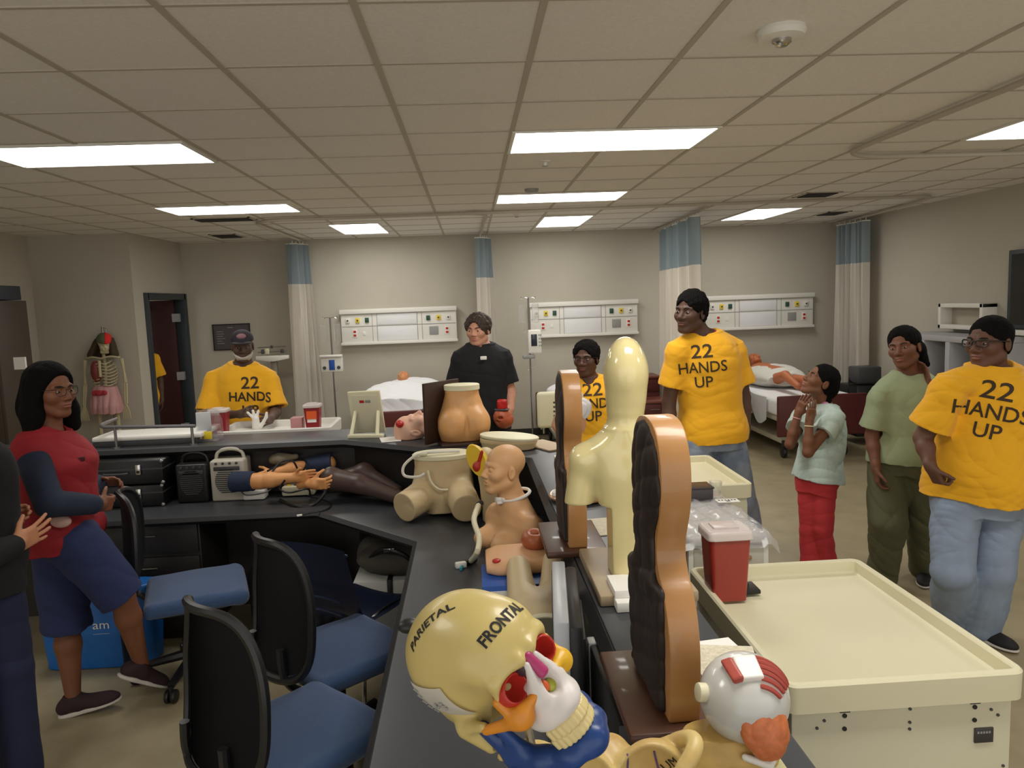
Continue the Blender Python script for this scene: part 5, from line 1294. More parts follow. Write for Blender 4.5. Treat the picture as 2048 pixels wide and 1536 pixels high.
# pelvis bone on a stand
ivory = mat('ivory bone', (218, 196, 128), .42, var=(10, .14), two=(186, 150, 88))
a = Vector((.180, 1.02, 1.16)); t = thing('pelvis_bone', 'ivory pelvis bone with purple lines and marker lettering at the bottom edge of the photo', 'bone model', (a.x, a.y, DT))
S = Solid()
def wing(q):
    c = a+Vector((q*.056, .0, .015)); W_ = (Vector((.92, .38*q, 0)), Vector((-.38*q, .92, 0)), Z)
    S.ell(c, (.068, .046, .078), W_, .008); S.ell(c+Vector((-q*.012, -.034, .024)), (.058, .044, .068), W_, .007, 's')
    n = 14; prev = None
    for i in range(n+1):                              # iliac crest along the rim of the bowl
        al = PI*(.10+.70*i/n); p = a+Vector((q*(.030+.088*math.sin(al)), .045*math.cos(al)-.008, .020+.076*math.sin(al)**.9))
        if prev is not None: S.cap(prev, p, .0085, .0085, .006)
        prev = p
    S.cap(a+Vector((q*.05, -.01, -.03)), a+Vector((q*.012, -.06, -.045)), .013, .012, .01); S.cap(a+Vector((q*.05, .0, -.03)), a+Vector((q*.045, -.01, -.09)), .016, .015, .015)
    S.cap(a+Vector((q*.045, -.01, -.09)), a+Vector((q*.012, -.055, -.05)), .010, .010, .01); S.ell(a+Vector((q*.062, -.015, -.035)), (.022, .026, .026), None, .015)
    S.ell(a+Vector((q*.078, -.03, -.035)), (.014, .02, .02), None, .008, 's')
for q in (-1, 1): wing(q)
S.cap(a+Vector((0, .045, .045)), a+Vector((0, .055, -.05)), .034, .014, .02); S.ell(a+Vector((0, .03, .045)), (.034, .026, .02), None, .01)
S.rough(.0015, 45, 3); S.build('bone', ivory, t, .0026); bv = S.bvh()
text_on('lettering', [('ILIUM', .020, .055, 0)], a+Vector((.075, 0, .05)), (.5, -.5, .70), (-.5, .3, .5), M['ink'], t, bv, .0012)
pm = mat('purple marker', (96, 70, 120), .5)
for q, x_ in ((0, .02), (1, .06)):
    pts = []
    for i in range(14):
        o_ = a+Vector((x_+.01*i*q*.3, -.2, .10-.012*i)); h = bv.ray_cast(o_, Vector((0, 1, -.1)).normalized())
        if h[0]: pts.append(h[0]+h[1]*.0008)
    if len(pts) > 2: MB().tube(pts, .0016, 5).build('purple_line', pm, t)
MB().cyl((a.x, a.y+.03, DT+.01), (a.x, a.y+.03, a.z+.01), .008, n=12).build('support_rod', M['chrome'], t); MB().lathe([(0, 0), (.07, 0), (.07, .008), (.02, .016), (0, .016)], (a.x, a.y+.03, DT), 28).build('stand_base', M['black'], t)
# ---------------------------------------------------------------- carts
def cart(x0, x1, y0, y1, zt, lab, body, rim, drawers=True, marks=False, name='supply_cart'):
    t = thing(name, lab, 'cart', ((x0+x1)/2, (y0+y1)/2, 0))
    i = .022
    MB().bx(x0+i, x1-i, y0+i, y1-i, .12, zt-.075, .008).build('body', body, t)
    b = MB(); R = .035
    def ring(off, z):
        pts = []
        for cx, cy, a0 in ((x1-R, y0+R, -PI/2), (x1-R, y1-R, 0), (x0+R, y1-R, PI/2), (x0+R, y0+R, PI)):
            for j in range(7):
                a = a0+j*PI/12; pts.append(Vector((cx+(R+off)*math.cos(a), cy+(R+off)*math.sin(a), z)))
        return pts
    rings = [ring(-.012, zt-.085), ring(.002, zt-.08), ring(.004, zt-.006), ring(-.002, zt), ring(-.016, zt), ring(-.021, zt-.005), ring(-.025, zt-.040), ring(-.034, zt-.046)]
    n = len(rings[0]); vs = [v for r in rings for v in r]; fs = []
    for k in range(len(rings)-1):
        for j in range(n): fs.append((k*n+j, k*n+(j+1) % n, (k+1)*n+(j+1) % n, (k+1)*n+j))
    fs.append(tuple((len(rings)-1)*n+j for j in range(n))); fs.append(tuple(range(n-1, -1, -1)))
    b.raw(vs, fs); b.build('tray_top', rim, t)
    for xx in (x0+.08, x1-.08):
        for yy in (y0+.08, y1-.08):
            c = MB(); c.cyl((xx-.016, yy, .055), (xx+.016, yy, .055), .055, n=20, bev=.006); c.build('caster', M['black'], t)
    if drawers:
        for k in range(4):
            z1 = zt-.12-.16*k; o = MB(); o.bx(x1-i-.002, x1-i+.012, y0+.05, y1-.05, z1-.14, z1, .005); q = o.build('drawer', body, t)
            MB().tube([(x1+.006, (y0+y1)/2-.1, z1-.05), (x1+.006, (y0+y1)/2+.1, z1-.05)], .007, 6).build('handle', M['grey'], q)
    if marks:
        W = x1-x0; ys = y0+i
        for fx, zs in ((.255, (.105, .142)), (.805, (.105, .142))):
            MB().bx(x0+W*fx-.014, x0+W*fx+.014, ys-.004, ys, zt-.095, zt-.086).build('slot', M['black'], t)
            for dz in zs: MB().cyl((x0+W*fx, ys-.003, zt-dz), (x0+W*fx, ys+.002, zt-dz), .0062, n=12).build('screw_hole', M['black'], t)
        for fx, dz in ((.14, .135), (.17, .115), (.53, .098), (.53, .136), (.53, .155), (.53, .28), (.875, .115), (.905, .132), (.935, .28)):
            MB().cyl((x0+W*fx, ys-.003, zt-dz), (x0+W*fx, ys+.002, zt-dz), .0042, n=10).build('screw_hole', M['dgrey'], t)
        o = MB(); o.bx(x0+W*.805, x0+W*.885, ys-.005, ys, zt-.207, zt-.165, .001); q = o.build('label_plate', mat('dark label plate', (58, 54, 54), .4), t)
        l = MB()
        for j in range(5): l.bx(x0+W*(.815+.012*j), x0+W*(.823+.012*j), ys-.006, ys-.004, zt-.180, zt-.174)
        l.build('lettering', M['grey'], q)
    return t
cart(.785, 1.44, 1.83, 2.72, .87, 'cream supply cart with empty tray top at the right foreground', M['creamd'], M['cream'], marks=True)
cart(.86, 1.50, 3.95, 4.72, .86, 'cream supply cart behind the white drawer cart, next to the tallest person', M['creamd'], M['cream'])
a0, a1 = at(452, 862, z=1.06), at(664, 850, z=1.06)
cart(a0.x-.03, a1.x+.02, 5.22, 5.68, 1.075, 'white-topped cart in front of the man in a cap', mat('pale grey cart body', (196, 192, 172), .5), M['white'], drawers=False)
# white drawer cart under clear plastic wrap
x0, x1, y0, y1, zt = .90, 1.255, 3.12, 3.80, .845
t = thing('drawer_cart', 'white drawer cart wrapped in clear plastic between the two cream carts', 'cart', ((x0+x1)/2, (y0+y1)/2, 0))
MB().bx(x0, x1, y0, y1, zt-.035, zt, .008).build('top', M['white'], t)
f = MB()
for xx in (x0+.012, x1-.012):
    for yy in (y0+.012, y1-.012): f.bx(xx-.012, xx+.012, yy-.012, yy+.012, .1, zt-.03, .003)
f.bx(x0, x1, y0, y1, .09, .13, .006); f.build('frame', M['white'], t)
for k in range(4):
    z1 = zt-.05-.17*k; o = MB(); o.bx(x0+.02, x1-.02, y0-.006, y1-.02, z1-.15, z1, .01); q = o.build('drawer', mat('cloudy drawer plastic', (204, 200, 188), .35), t)
    MB().bx(x0+.08, x1-.08, y0-.02, y0-.004, z1-.05, z1-.035, .004).build('handle', mat('dull orange handle', (170, 130, 96), .5), q)
for xx in (x0+.03, x1-.03):
    for yy in (y0+.04, y1-.04): MB().ball((xx, yy, .05), .045, n=8).build('caster', M['black'], t)
random.seed(4)
hs = [[random.uniform(0, .012) for _ in range(15)] for _ in range(15)]
def wrap(u, v):
    i, j = u*13.99, v*13.99; a, b = int(i), int(j); q = hs[a][b]
    x = x0-.02+(x1-x0+.06)*u; y = y0-.03+(y1-y0+.06)*v; z = zt+.004+q+.004*math.sin(23*u+11*v)
    if v < .05: z -= .05*(1-v/.05)
    if u > .93: z -= .03*(u-.93)/.07
    return Vector((x, y, z))
tag(MB().grid(wrap, 44, 44).build('plastic_wrap', mat('clear wrap film', (232, 232, 238), .12, alpha=.42, spec=.8), thick=.0015, angle=80, recalc=False), 'crinkled clear plastic film covering the white drawer cart', 'plastic film')
t = thing('black_box', 'flat dark grey box standing at the back of the white drawer cart', 'box', (1.05, 3.74, zt))
MB().bx(.93, 1.20, 3.70, 3.82, zt+.002, zt+.062, .004).build('case', mat('dark violet grey box', (74, 68, 72), .4), t); MB().bx(.925, 1.205, 3.695, 3.825, zt+.062, zt+.070, .003).build('lid', mat('dark lid', (60, 55, 58), .35), t)
a = at(1455, 1006, z=zt+.012); t = thing('paper_label', 'small white printed label under the clear plastic wrap', 'label', a)
MB().box(a+Vector((0, 0, .012)), (.11, .06, .002)).build('paper', M['matte'], t)
l = MB()
for i in range(6): l.box(a+Vector((-.04+.016*i, .008, .0135)), (.010, .012, .001))
l.box(a+Vector((.0, -.012, .0135)), (.02, .01, .001)); l.build('lettering', M['ink'], t)
a = at(1463, 972, y=3.86); t = thing('plastic_cup', 'small clear plastic cup beside the dark box on the drawer cart', 'cup', Vector((1.235, 3.78, zt)))
MB().lathe([(0, 0), (.026, 0), (.034, .07), (.032, .07), (.024, .006), (0, .006)], (1.235, 3.77, zt+.012), 20).build('cup', M['clear'], t)

def sharps(x, y, z, w, d, h, lab, label_side=True, red=None):
    t = thing('sharps_container', lab, 'sharps container', (x, y, z), 0, 'red sharps containers')
    S = Solid(); S.loft([(0, w*.40, d*.40, 0), (h*.86, w*.48, d*.48, 0), (h*.90, w*.48, d*.48, 0)], (x, y, z), None, .003, p=9); S.build('bin', red or M['sharps'], t, .004)
    S = Solid(); S.loft([(h*.87, w*.54, d*.54, 0), (h*.965, w*.53, d*.53, 0), (h, w*.48, d*.48, 0)], (x, y, z), None, .003, p=9); o = S.build('lid', M['lid'], t, .004)
    MB().box((x-.005, y+.0, z+h+.003), (w*.6, d*.5, .008), .003).build('flap', M['lid'], o)
    if label_side:
        MB().box((x, y-d*.47, z+h*.60), (w*.62, .003, h*.30), .0, R=Matrix.Rotation(-.05, 4, 'X')).build('orange_label', M['orange'], t)
        MB().box((x, y-d*.455, z+h*.38), (w*.55, .003, h*.13), .0, R=Matrix.Rotation(-.05, 4, 'X')).build('white_label', M['matte'], t)
    return t
a = at(1455, 1199, z=.835); sharps(a.x+.003, a.y+.03, .835, .150, .13, .255, 'red sharps container with clear lid on the near cream cart', False)
a = at(466, 856, z=1.04); sharps(a.x, 5.32, 1.04, .125, .11, .185, 'red sharps container at the left end of the white-topped cart', False, mat('deep red plastic', (150, 32, 38), .35))
a = at(640, 849, z=1.04); sharps(a.x, 5.36, 1.04, .115, .11, .185, 'red sharps container with orange label at the right end of the white-topped cart', True, mat('deep red plastic', (150, 32, 38), .35))
t = thing('pink_bin', 'small pink translucent bin left of the labelled sharps container', 'bin', (a.x-.12, 5.36, 1.04)); MB().box((a.x-.115, 5.38, 1.04+.048), (.085, .09, .09), .008).build('bin', mat('dusty pink plastic', (196, 140, 138), .4), t)
t = thing('hole_punch', 'black desk tool behind the red sharps container on the near cart', 'desk tool', (.80, 2.58, .835))
MB().box((.90, 2.56, .842), (.17, .09, .015), .004).build('base', M['black'], t); MB().box((.855, 2.56, .875), (.05, .09, .06), .008).build('arm', M['black'], t); MB().box((.925, 2.53, .862), (.03, .05, .035), .004).build('block', M['black'], t)

# ---------------------------------------------------------------- chairs
seatblue = mat('blue seat fabric', (54, 80, 120), .9, bump=(260, .25), var=(90, .1), sheen=.25)
meshblk = mat('black mesh back', (30, 30, 32), .75, bump=(420, .4)); frameblk = mat('black chair frame', (27, 27, 29), .4)
def squircle(p, q, n=4.2):
    r = max(abs(p), abs(q))
    if r < 1e-6: return 0, 0
    L = math.hypot(p, q); c, s = p/L, q/L
    k = 1/((abs(c)**n+abs(s)**n)**(1/n)); return c*r*k, s*r*k
def office_chair(x, y, rz, lab):
    """faces local -y; copies share the part meshes"""
    t = thing('office_chair', lab, 'office chair', (0, 0, 0), 0, 'blue office chairs')
    S = Solid(); S.box((0, -.02, .455), (.245, .235, .038), .034); S.ell((0, -.03, .48), (.20, .20, .026), None, .03); S.cap((-.2, -.24, .45), (.2, -.24, .45), .036, None, .03); S.build('seat', seatblue, t, .006)
    MB().box((0, 0, .405), (.34, .32, .03), .012).build('seat_pan', frameblk, t)
    def back(off, sc):
        def f(u, v):
            a, b = squircle(2*u-1, 2*v-1); w = (.235-.075*max(0, b)**1.5)*sc
            X, Zc = a*w, .755+b*.265*sc
            Y = .235+.10*(Zc-.5)**1.0*.55+.075*(1-(a*a))-.06*math.sin((Zc-.5)*3.0)*.8+off
            return Vector((X, Y, Zc))
        return f
    MB().grid(back(0, .94), 25, 25).build('backrest', meshblk, t, thick=.012, recalc=False)
    f = back(.004, 1); rim = []
    for i in range(72):
        q = i/72*4; k = int(q); r = q-k
        u, v = [(r, 0), (1, r), (1-r, 1), (0, 1-r)][k]; rim.append(f(u, v))
    MB().tube(rim, .0165, 8, True).build('back_frame', frameblk, t)
    s = MB()
    for q in (-1, 1): s.tube(spline([(q*.09, .02, .40), (q*.11, .20, .41), (q*.125, .29, .50), (q*.12, .30, .62)], 6), .016, 8)
    s.build('back_support', frameblk, t)
    MB().cyl((0, 0, .10), (0, 0, .40), .028, n=16).build('gas_column', frameblk, t)
    MB().tube([(.17, -.02, .395), (.26, -.02, .40), (.29, -.02, .40)], .007, 6).build('lever', M['dgrey'], t)
    for i in range(5):
        a = i*2*PI/5+.2; e = Vector((.29*math.cos(a), .29*math.sin(a), .085)); l = MB(); l.tube([(0, 0, .125), e], [.030, .018], 8); l = l.build('base_leg', frameblk, t)
        d = Vector((-math.sin(a), math.cos(a), 0)); c = MB(); c.cyl(e-d*.026+Vector((0, 0, -.052)), e-d*.006+Vector((0, 0, -.052)), .033, n=20, bev=.004); c.cyl(e+d*.006+Vector((0, 0, -.052)), e+d*.026+Vector((0, 0, -.052)), .033, n=20, bev=.004); c.cyl(e+Vector((0, 0, -.06)), e, .012, n=8); c.build('caster', M['black'], l)
    return t
ch = office_chair(0, 0, 0, 'blue-seated office chair nearest the camera')
def put(o, x, y, rz, lab):
    o.matrix_basis = Matrix.Translation((x, y, 0)) @ Matrix.Rotation(math.radians(rz), 4, 'Z'); o['label'] = lab; return o
put(ch, -.66, 2.43, 136, 'blue-seated office chair nearest the camera, black back towards the viewer')
put(copy_thing(ch), -.62, 3.05, 130, 'blue-seated office chair in the middle, between the nearest one and the navy plastic chair')
put(copy_thing(ch), -1.52, 3.88, 110, 'blue-seated office chair whose back the woman in the red vest grips')
# navy plastic chair
t = thing('plastic_chair', 'navy plastic stacking chair with chrome legs under the desk corner', 'chair', (0, 0, 0))
navy = mat('navy plastic', (34, 46, 78), .38, coat=.15)
def shell(u, v):
    if v < .5: q = v/.5; return Vector(((u-.5)*(.40+.04*q), -.22+.40*q, .44-.02*math.sin(PI*u)-.012*math.sin(PI*q)+(.0 if q > .15 else -.02*(1-q/.15))))
    q = (v-.5)/.5; k = min(1, q/.22); return Vector(((u-.5)*(.44-.03*q), .18+.055*k+.09*q-.03*math.sin(PI*u), .432+.03*k*k+.36*q*max(.3, k)))
MB().grid(shell, 20, 36).build('shell', navy, t, thick=.008, recalc=False)
for q in (-1, 1):
    MB().tube(spline([(q*.20, -.24, .01), (q*.185, -.20, .36), (q*.17, -.14, .415), (q*.16, .0, .42)], 6), .011, 8).build('leg', M['chrome'], t)
    MB().tube(spline([(q*.20, .25, .01), (q*.185, .19, .36), (q*.17, .12, .415), (q*.16, .0, .42)], 6), .011, 8).build('leg', M['chrome'], t)
for z in (.50, .56): MB().tube(spline([(-.14, .29, z), (0, .27, z), (.14, .29, z)], 5), .006, 6).build('back_rib', navy, t)
b_ = MB(); b_.tube(spline([(-.20, .30, .79), (0, .28, .80), (.20, .30, .79)], 6), .006, 6); b_.build('top_edge', navy, t)
put(t, -.62, 3.66, 150, 'navy plastic stacking chair with chrome legs under the desk corner')

# ---------------------------------------------------------------- bags and boxes under the desk, tote bag
t = thing('tote_bag', 'bright blue tote bag with navy straps behind the woman in shorts', 'bag', (-2.1, 4.1, 0))
tb = mat('bright blue woven plastic', (22, 104, 186), .4, var=(20, .12)); x0, x1 = -2.38, -1.80
S = Solid(); S.loft([(0, .285, .10, 0), (.2, .29, .11, 0), (.42, .285, .09, 0), (.44, .28, .08, 0)], (-2.09, 4.10, .0), None, .01, p=5); S.rough(.006, (14, 14, 14), 3); S.cut((0, 0, .002), (0, 0, -1), .002); S.build('body', tb, t, .008); bv = S.bvh()
for xx in (-2.24, -1.93):
    m_ = MB(); m_.tube([(xx, 3.985, .03), (xx-.004, 3.982, .25), (xx, 3.995, .43), (xx+.02*(1 if xx < -2.1 else -1), 4.0, .55), (xx+.05*(1 if xx < -2.1 else -1), 4.02, .58)], .017, 4); m_.build('strap', mat('navy strap', (20, 28, 50), .8), t)
text_on('lettering', [('am', .065, .085, 0), ('__', .03, .085, -.035)], Vector((-2.05, 3.98, .25)), (1, 0, 0), (0, 0, 1), M['matte'], t, bv, .004)
t = thing('backpack', 'dark backpack on the floor under the desk behind the office chairs', 'backpack', (-1.2, 4.35, 0))
S = Solid(); S.box((-1.12, 4.42, .22), (.24, .15, .21), .09); S.box((-1.1, 4.30, .14), (.17, .06, .10), .05); S.cap((-1.25, 4.33, .38), (-.98, 4.33, .36), .05, .05, .05); S.rough(.012, (18, 18, 18), 5); S.build('body', mat('black navy nylon', (22, 24, 34), .7), t, .009)
MB().tube(spline([(-1.2, 4.42, .42), (-1.15, 4.38, .50), (-1.05, 4.38, .49), (-1.02, 4.42, .42)], 6), .014, 6).build('handle', M['blackm'], t)
p = MB(); p.prism([(0, 0), (.05, .012), (.03, .02)], .004, Matrix.Translation((-1.11, 4.228, .15)) @ Matrix.Rotation(PI/2, 4, 'X')); p.build('logo_mark', M['matte'], t)
t = thing('storage_bin', 'white plastic bins stacked under the desk, lower of the two', 'bin', (-.47, 4.2, 0))
MB().bx(-.72, -.37, 3.98, 4.33, .01, .27, .02).build('body', M['grey'], t); MB().bx(-.73, -.36, 3.97, 4.34, .27, .30, .01).build('lid', mat('dull white plastic', (196, 196, 190), .5), t)
t = thing('storage_bin', 'white plastic bin on the lower bin under the desk, beneath the grey bag', 'bin', (-.47, 4.2, .302))
MB().bx(-.71, -.38, 4.02, 4.30, .302, .40, .02).build('body', mat('dull white plastic', (196, 196, 190), .5), t); MB().bx(-.52, -.49, 4.01, 4.31, .30, .405, .004).build('strap', M['black'], t)
t = thing('duffel_bag', 'grey fabric duffel bag with straps under the desk on the white bins', 'bag', (-.47, 4.2, .41))
S = Solid(); S.cap((-.62, 4.28, .49), (-.34, 4.12, .49), .08, .09, .04); S.ell((-.47, 4.2, .47), (.23, .18, .07), None, .04); S.rough(.012, (16, 16, 20), 9); S.cut((0, 0, .406), (0, 0, -1), .004); S.build('body', mat('grey bag fabric', (88, 84, 76), .85), t, .008)
MB().tube(spline([(-.64, 4.10, .48), (-.55, 4.06, .56), (-.44, 4.02, .55), (-.36, 4.02, .48)], 7), .012, 6).build('strap', M['black'], t); MB().box((-.50, 4.035, .565), (.06, .012, .02), .004).build('buckle', M['chrome'], t)

# ---------------------------------------------------------------- painted skull on a rod stand
sc = at(988, 1338, y=.92); t = thing('skull_model', 'painted human skull with FRONTAL lettering, blue jaw and a paper label, nearest the camera', 'skull', (sc.x, sc.y, DT))
F = frame(35, 27, -27); K = 1.0
def sp(a, b, c): return sc+F[0]*(a*K)+F[1]*(b*K)+F[2]*(c*K)
def sr(*v): return [q*K for q in v]
cran = mat('yellowed skull', (206, 186, 118), .34, var=(7, .10), coat=.15)
S = Solid()
S.ell(sp(0, -.022, .036), sr(.075, .096, .078), F, .02); S.ell(sp(0, .045, .030), sr(.058, .040, .045), F, .03); S.ell(sp(0, -.055, -.02), sr(.058, .055, .045), F, .03)
for q in (-1, 1):
    S.cap(sp(q*.012, .083, .012), sp(q*.047, .066, .012), .0095*K, .008*K, .010); S.cap(sp(q*.047, .066, .012), sp(q*.052, .056, -.012), .008*K, .007*K, .008)
    S.ell(sp(q*.080, .040, -.008), sr(.022, .034, .040), F, .02, 's'); S.cap(sp(q*.062, -.03, -.03), sp(q*.056, -.028, -.068), .016*K, .010*K, .015)
    S.cap(sp(q*.066, -.012, -.028), sp(q*.066, .012, -.030), .008*K, .006*K, .01)
for q in (-1, 1): S.ell(sp(q*.031, .082, -.010), sr(.0205, .034, .018), F, .008, 's')
S.cut(sp(0, .06, -.026), -F[2], .006, (np.array(list(sp(0, .075, -.06)))-.065, np.array(list(sp(0, .075, -.06)))+.065))
S.build('cranium', cran, t, .0022); bvs = S.bvh()
org = mat('orange cheekbone', (222, 142, 42), .38, var=(20, .12)); wht = mat('white upper jaw', (224, 218, 214), .4, var=(18, .08)); blu = mat('blue lower jaw', (30, 68, 136), .35, var=(16, .3))
for q in (-1, 1):
    S = Solid(); S.ell(sp(q*.044, .064, -.040), sr(.017, .015, .016), F, .01); S.cap(sp(q*.050, .058, -.034), sp(q*.053, .056, -.008), .0075*K, .006*K, .008); S.cap(sp(q*.052, .052, -.040), sp(q*.067, .014, -.034), .0085*K, .006*K, .01); S.cap(sp(q*.022, .082, -.031), sp(q*.044, .070, -.034), .006*K, .008*K, .008)
    S.build('cheekbone', org if q < 0 else mat('yellow cheekbone', (226, 176, 40), .38), t, .002)
    S = Solid(); S.ell(sp(q*.031, .060, -.010), sr(.0225, .026, .0200), F); S.ell(sp(q*.031, .084, -.010), sr(.0172, .036, .0150), F, .003, 's'); S.ell(sp(q*.026, .052, -.010), sr(.004, .012, .004), F, .002, 's'); S.build('orbit_lining', mat('red orbit', (186, 48, 40), .4), t, .002)
    S = Solid(); S.ell(sp(q*.012, .076, .000), sr(.006, .012, .010), F); S.build('orbit_wall', mat('dark violet bone', (64, 44, 52), .5), t, .002)
S = Solid(); S.ell(sp(0, .058, -.058), sr(.034, .034, .026), F, .01); S.ell(sp(0, .066, -.036), sr(.027, .022, .022), F, .015)
for q in (-1, 1): S.cap(sp(q*.019, .080, -.038), sp(q*.0085, .088, .002), .0085*K, .0035*K, .012)
S.ell(sp(0, .098, -.036), sr(.0115, .026, .0175), F, .004, 's')
S.ell(sp(0, .060, -.066), sr(.036, .040, .020), F, .012)
S.rough(.0012, 90, 3); S.build('upper_jaw', wht, t, .0018)
S = Solid(); S.cap(sp(-.002, .087, .008), sp(-.003, .091, -.018), .0046*K, .0052*K, .004); S.cap(sp(.002, .087, .008), sp(.003, .091, -.018), .0046*K, .0052*K, .004); S.build('nasal_bone', mat('magenta nasal bone', (170, 50, 104), .35), t, .0018)
S = Solid(); S.ell(sp(.004, .079, -.042), sr(.008, .006, .010), F); S.build('nasal_concha', mat('lime green bone', (166, 170, 60), .4), t, .0018)
S = Solid(); S.ell(sp(-.004, .080, -.034), sr(.006, .006, .008), F); S.build('nasal_septum', mat('orange red bone', (214, 92, 40), .4), t, .0018)
tooth = mat('ivory teeth', (218, 200, 142), .3)
for nm, z, zz, rr in (('upper_teeth', -.080, -.089, .0), ('lower_teeth', -.093, -.103, -.003)):
    S = Solid()
    for i in range(14):
        al = (i-6.5)/6.5*1.25; p0 = (.033*math.sin(al), .052+rr+.040*math.cos(al))
        S.cap(sp(p0[0], p0[1], z), sp(p0[0], p0[1]+.001, zz), .0044*K, .0040*K, .0015)
    S.build(nm, tooth, t, .0014)
S = Solid(); pj = [(-.050, -.004, -.092), (-.043, .028, -.110), (-.026, .062, -.120), (0, .080, -.122), (.026, .062, -.120), (.043, .028, -.110), (.050, -.004, -.092)]
for i in range(6): S.cap(sp(*pj[i]), sp(*pj[i+1]), .0145*K, None, .012)
S.ell(sp(0, .080, -.126), sr(.020, .012, .012), F, .012)
for q in (-1, 1): S.cap(sp(q*.050, -.004, -.090), sp(q*.056, -.012, -.040), .013*K, .008*K, .012); S.cap(sp(q*.048, .012, -.085), sp(q*.054, .018, -.048), .010*K, .006*K, .012)
S.rough(.001, 70, 5); S.build('lower_jaw', blu, t, .002)
text_on('frontal_lettering', [('FRONTAL', .021*K, .080*K, 0, .0006)], sp(.010, .10, .066), F[0]*.97-F[2]*.06, F[2]*.8+F[1]*-.4, M['ink'], t, bvs, .0008)
text_on('parietal_lettering', [('PARIETAL', .017*K, .075*K, 0, .0004)], sp(-.050, -.01, .14), F[0]*.35+F[1]*.45+F[2]*.30, (F[0]*-.5+F[1]*.6+F[2]*-.1)*-1, M['ink'], t, bvs, .0008)
lb = MB()
def lab_pt(u, v):
    b, c = -.058+.066*u-.006*v, .058-.058*v-.016*u
    q = 1-((b+.022)/.096)**2-((c-.036)/.078)**2
    return sp(-.075*math.sqrt(max(.12, q))-.0035, b, c)
lb.grid(lab_pt, 10, 10).build('paper_label', M['matte'], t, thick=.0008, recalc=False)
l = MB()
for i in range(5):
    p0 = lab_pt(.06, .15+.17*i)-F[0]*.0016; p1 = lab_pt(.22, .15+.17*i)-F[0]*.0016; l.tube([p0, p1], .0012, 4)
for i in range(7): p0 = lab_pt(.5+.28*random.random(), .35+.3*random.random())-F[0]*.0016; l.ball(p0, .0022, n=4)
l.build('lettering', M['grey'], t)
vt = sp(0, -.015, -.075)
for i in range(3):
    S = Solid(); c = vt+Vector((.012*i, .004*i, -.055-.026*i)); S.ell(c, (.022, .020, .010)); S.cap(c, c+Vector((-.0, .035, -.008)), .008, .006, .008)
    for q in (-1, 1): S.cap(c, c+Vector((q*.032, .0, -.002)), .008, .006, .008)
    S.build('vertebra', ivory, t, .0025)
p = MB(); p.tube([vt, vt+Vector((.02, .01, -.12)), Vector((vt.x+.02, vt.y+.01, DT+.01))], .006, 8); p.build('support_rod', M['chrome'], t)
MB().lathe([(0, 0), (.085, 0), (.085, .010), (.02, .018), (0, .018)], (vt.x+.02, vt.y+.01, DT), 32).build('stand_base', M['white'], t)
MB().ball(sp(-.02, -.065, .106), (.016, .013, .010), n=8).build('black_knob', M['black'], t)
# ---------------------------------------------------------------- the people
SK = {}
def skin(n, c): SK[n] = mat('skin '+n, c, .6, var=(14, .06), sss=.05); return SK[n]
white_eye = mat('eye white', (196, 186, 174), .35); iris = mat('dark iris', (30, 20, 16), .2)
hairm = mat('black hair', (14, 12, 12), .95, bump=(90, .5), spec=.15); browm = mat('dark brow', (26, 20, 18), .8)
yel = mat('golden yellow cotton', (240, 176, 24), .85, bump=(70, .06), sheen=.15); prt = mat('dark brown print', (58, 44, 26), .8)
jean = mat('faded blue denim', (150, 160, 174), .85, var=(9, .22), two=(116, 130, 152)); sole = mat('white sole', (214, 208, 200), .6); shoeb = mat('black shoe', (26, 24, 26), .7)
def V(px, py, y): return at(px, py, y=y)

# 1 woman in red vest
s1 = skin('brown a', (126, 78, 52)); D = 3.5
J = dict(pelvis=V(122, 1062, D), neck=V(92, 868, D), sha=V(62, 905, 3.36), ela=V(98, 1008, 3.20), wra=V(198, 1008, 3.40), shb=V(128, 890, 3.66), elb=V(172, 985, 3.74), wrb=Vector((-1.92, 3.86, 1.06)),
         hipa=V(150, 1085, 3.44), kna=V(245, 1192, 3.52), ana=V(283, 1328, 3.62), hipb=V(118, 1090, 3.58), knb=V(132, 1245, 3.60), anb=at(150, 1428, z=0)+Vector((0, 0, .085)))
W = Person('person', 'woman in a red vest over navy sleeves and navy shorts, glasses and black shoulder-length hair, gripping a chair back', 1.70, (-1.95, 3.52), 84, s1, J, head=V(102, 782, D), hrot=(-15, 0, 0), hh=.232, build=1.08, bust=.03, res=.0045, nose=1.0)
W.hands['a'] = dict(d=V(255, 1005, 3.58)-J['wra'], u=Vector((.3, .6, .7)), curl=[.55, .6, .65, .7], side=-1, size=.95); W.hands['b'] = dict(d=Vector((.98, .1, -.02)), u=Vector((.2, -.6, .7)), curl=.55, side=1, size=.95)
W.o['label'] = 'woman in a red vest and navy shorts, with glasses, gripping a chair back'
W.body()
navyk = mat('navy knit', (36, 44, 66), .9, bump=(120, .1)); redv = mat('dark red vest cloth', (150, 24, 34), .8)
W.shirt(navyk, ease=.010, hem=-.06, sleeve=1.86, name='undershirt', neck=1.15, flare=0)
W.shirt(redv, ease=.030, hem=-.10, sleeve=0, name='vest', neck=1.02, flare=.01, rough=.005)
MB().box(W.hd.p(0, 0, 0)+Vector((.12, -.06, -.31)), (.055, .012, .02), .004, rz=math.radians(40)).build('vest_pocket', mat('dark red pocket', (70, 12, 18), .8), W.o)
W.trousers(mat('navy shorts cloth', (40, 50, 92), .85), top=.16, ease=.012, thigh=1.22, knee=1.18, shorts={'a': .98, 'b': 1.05}, name='shorts', rough=.004)
S = Solid(); S.ell(V(122, 1043, 3.30), (.045, .02, .028)); S.build('shirt_tail', mat('pale pink shirt tail', (214, 176, 168), .9), W.o, .005)
plum = mat('dark plum shoe', (50, 30, 36), .75)
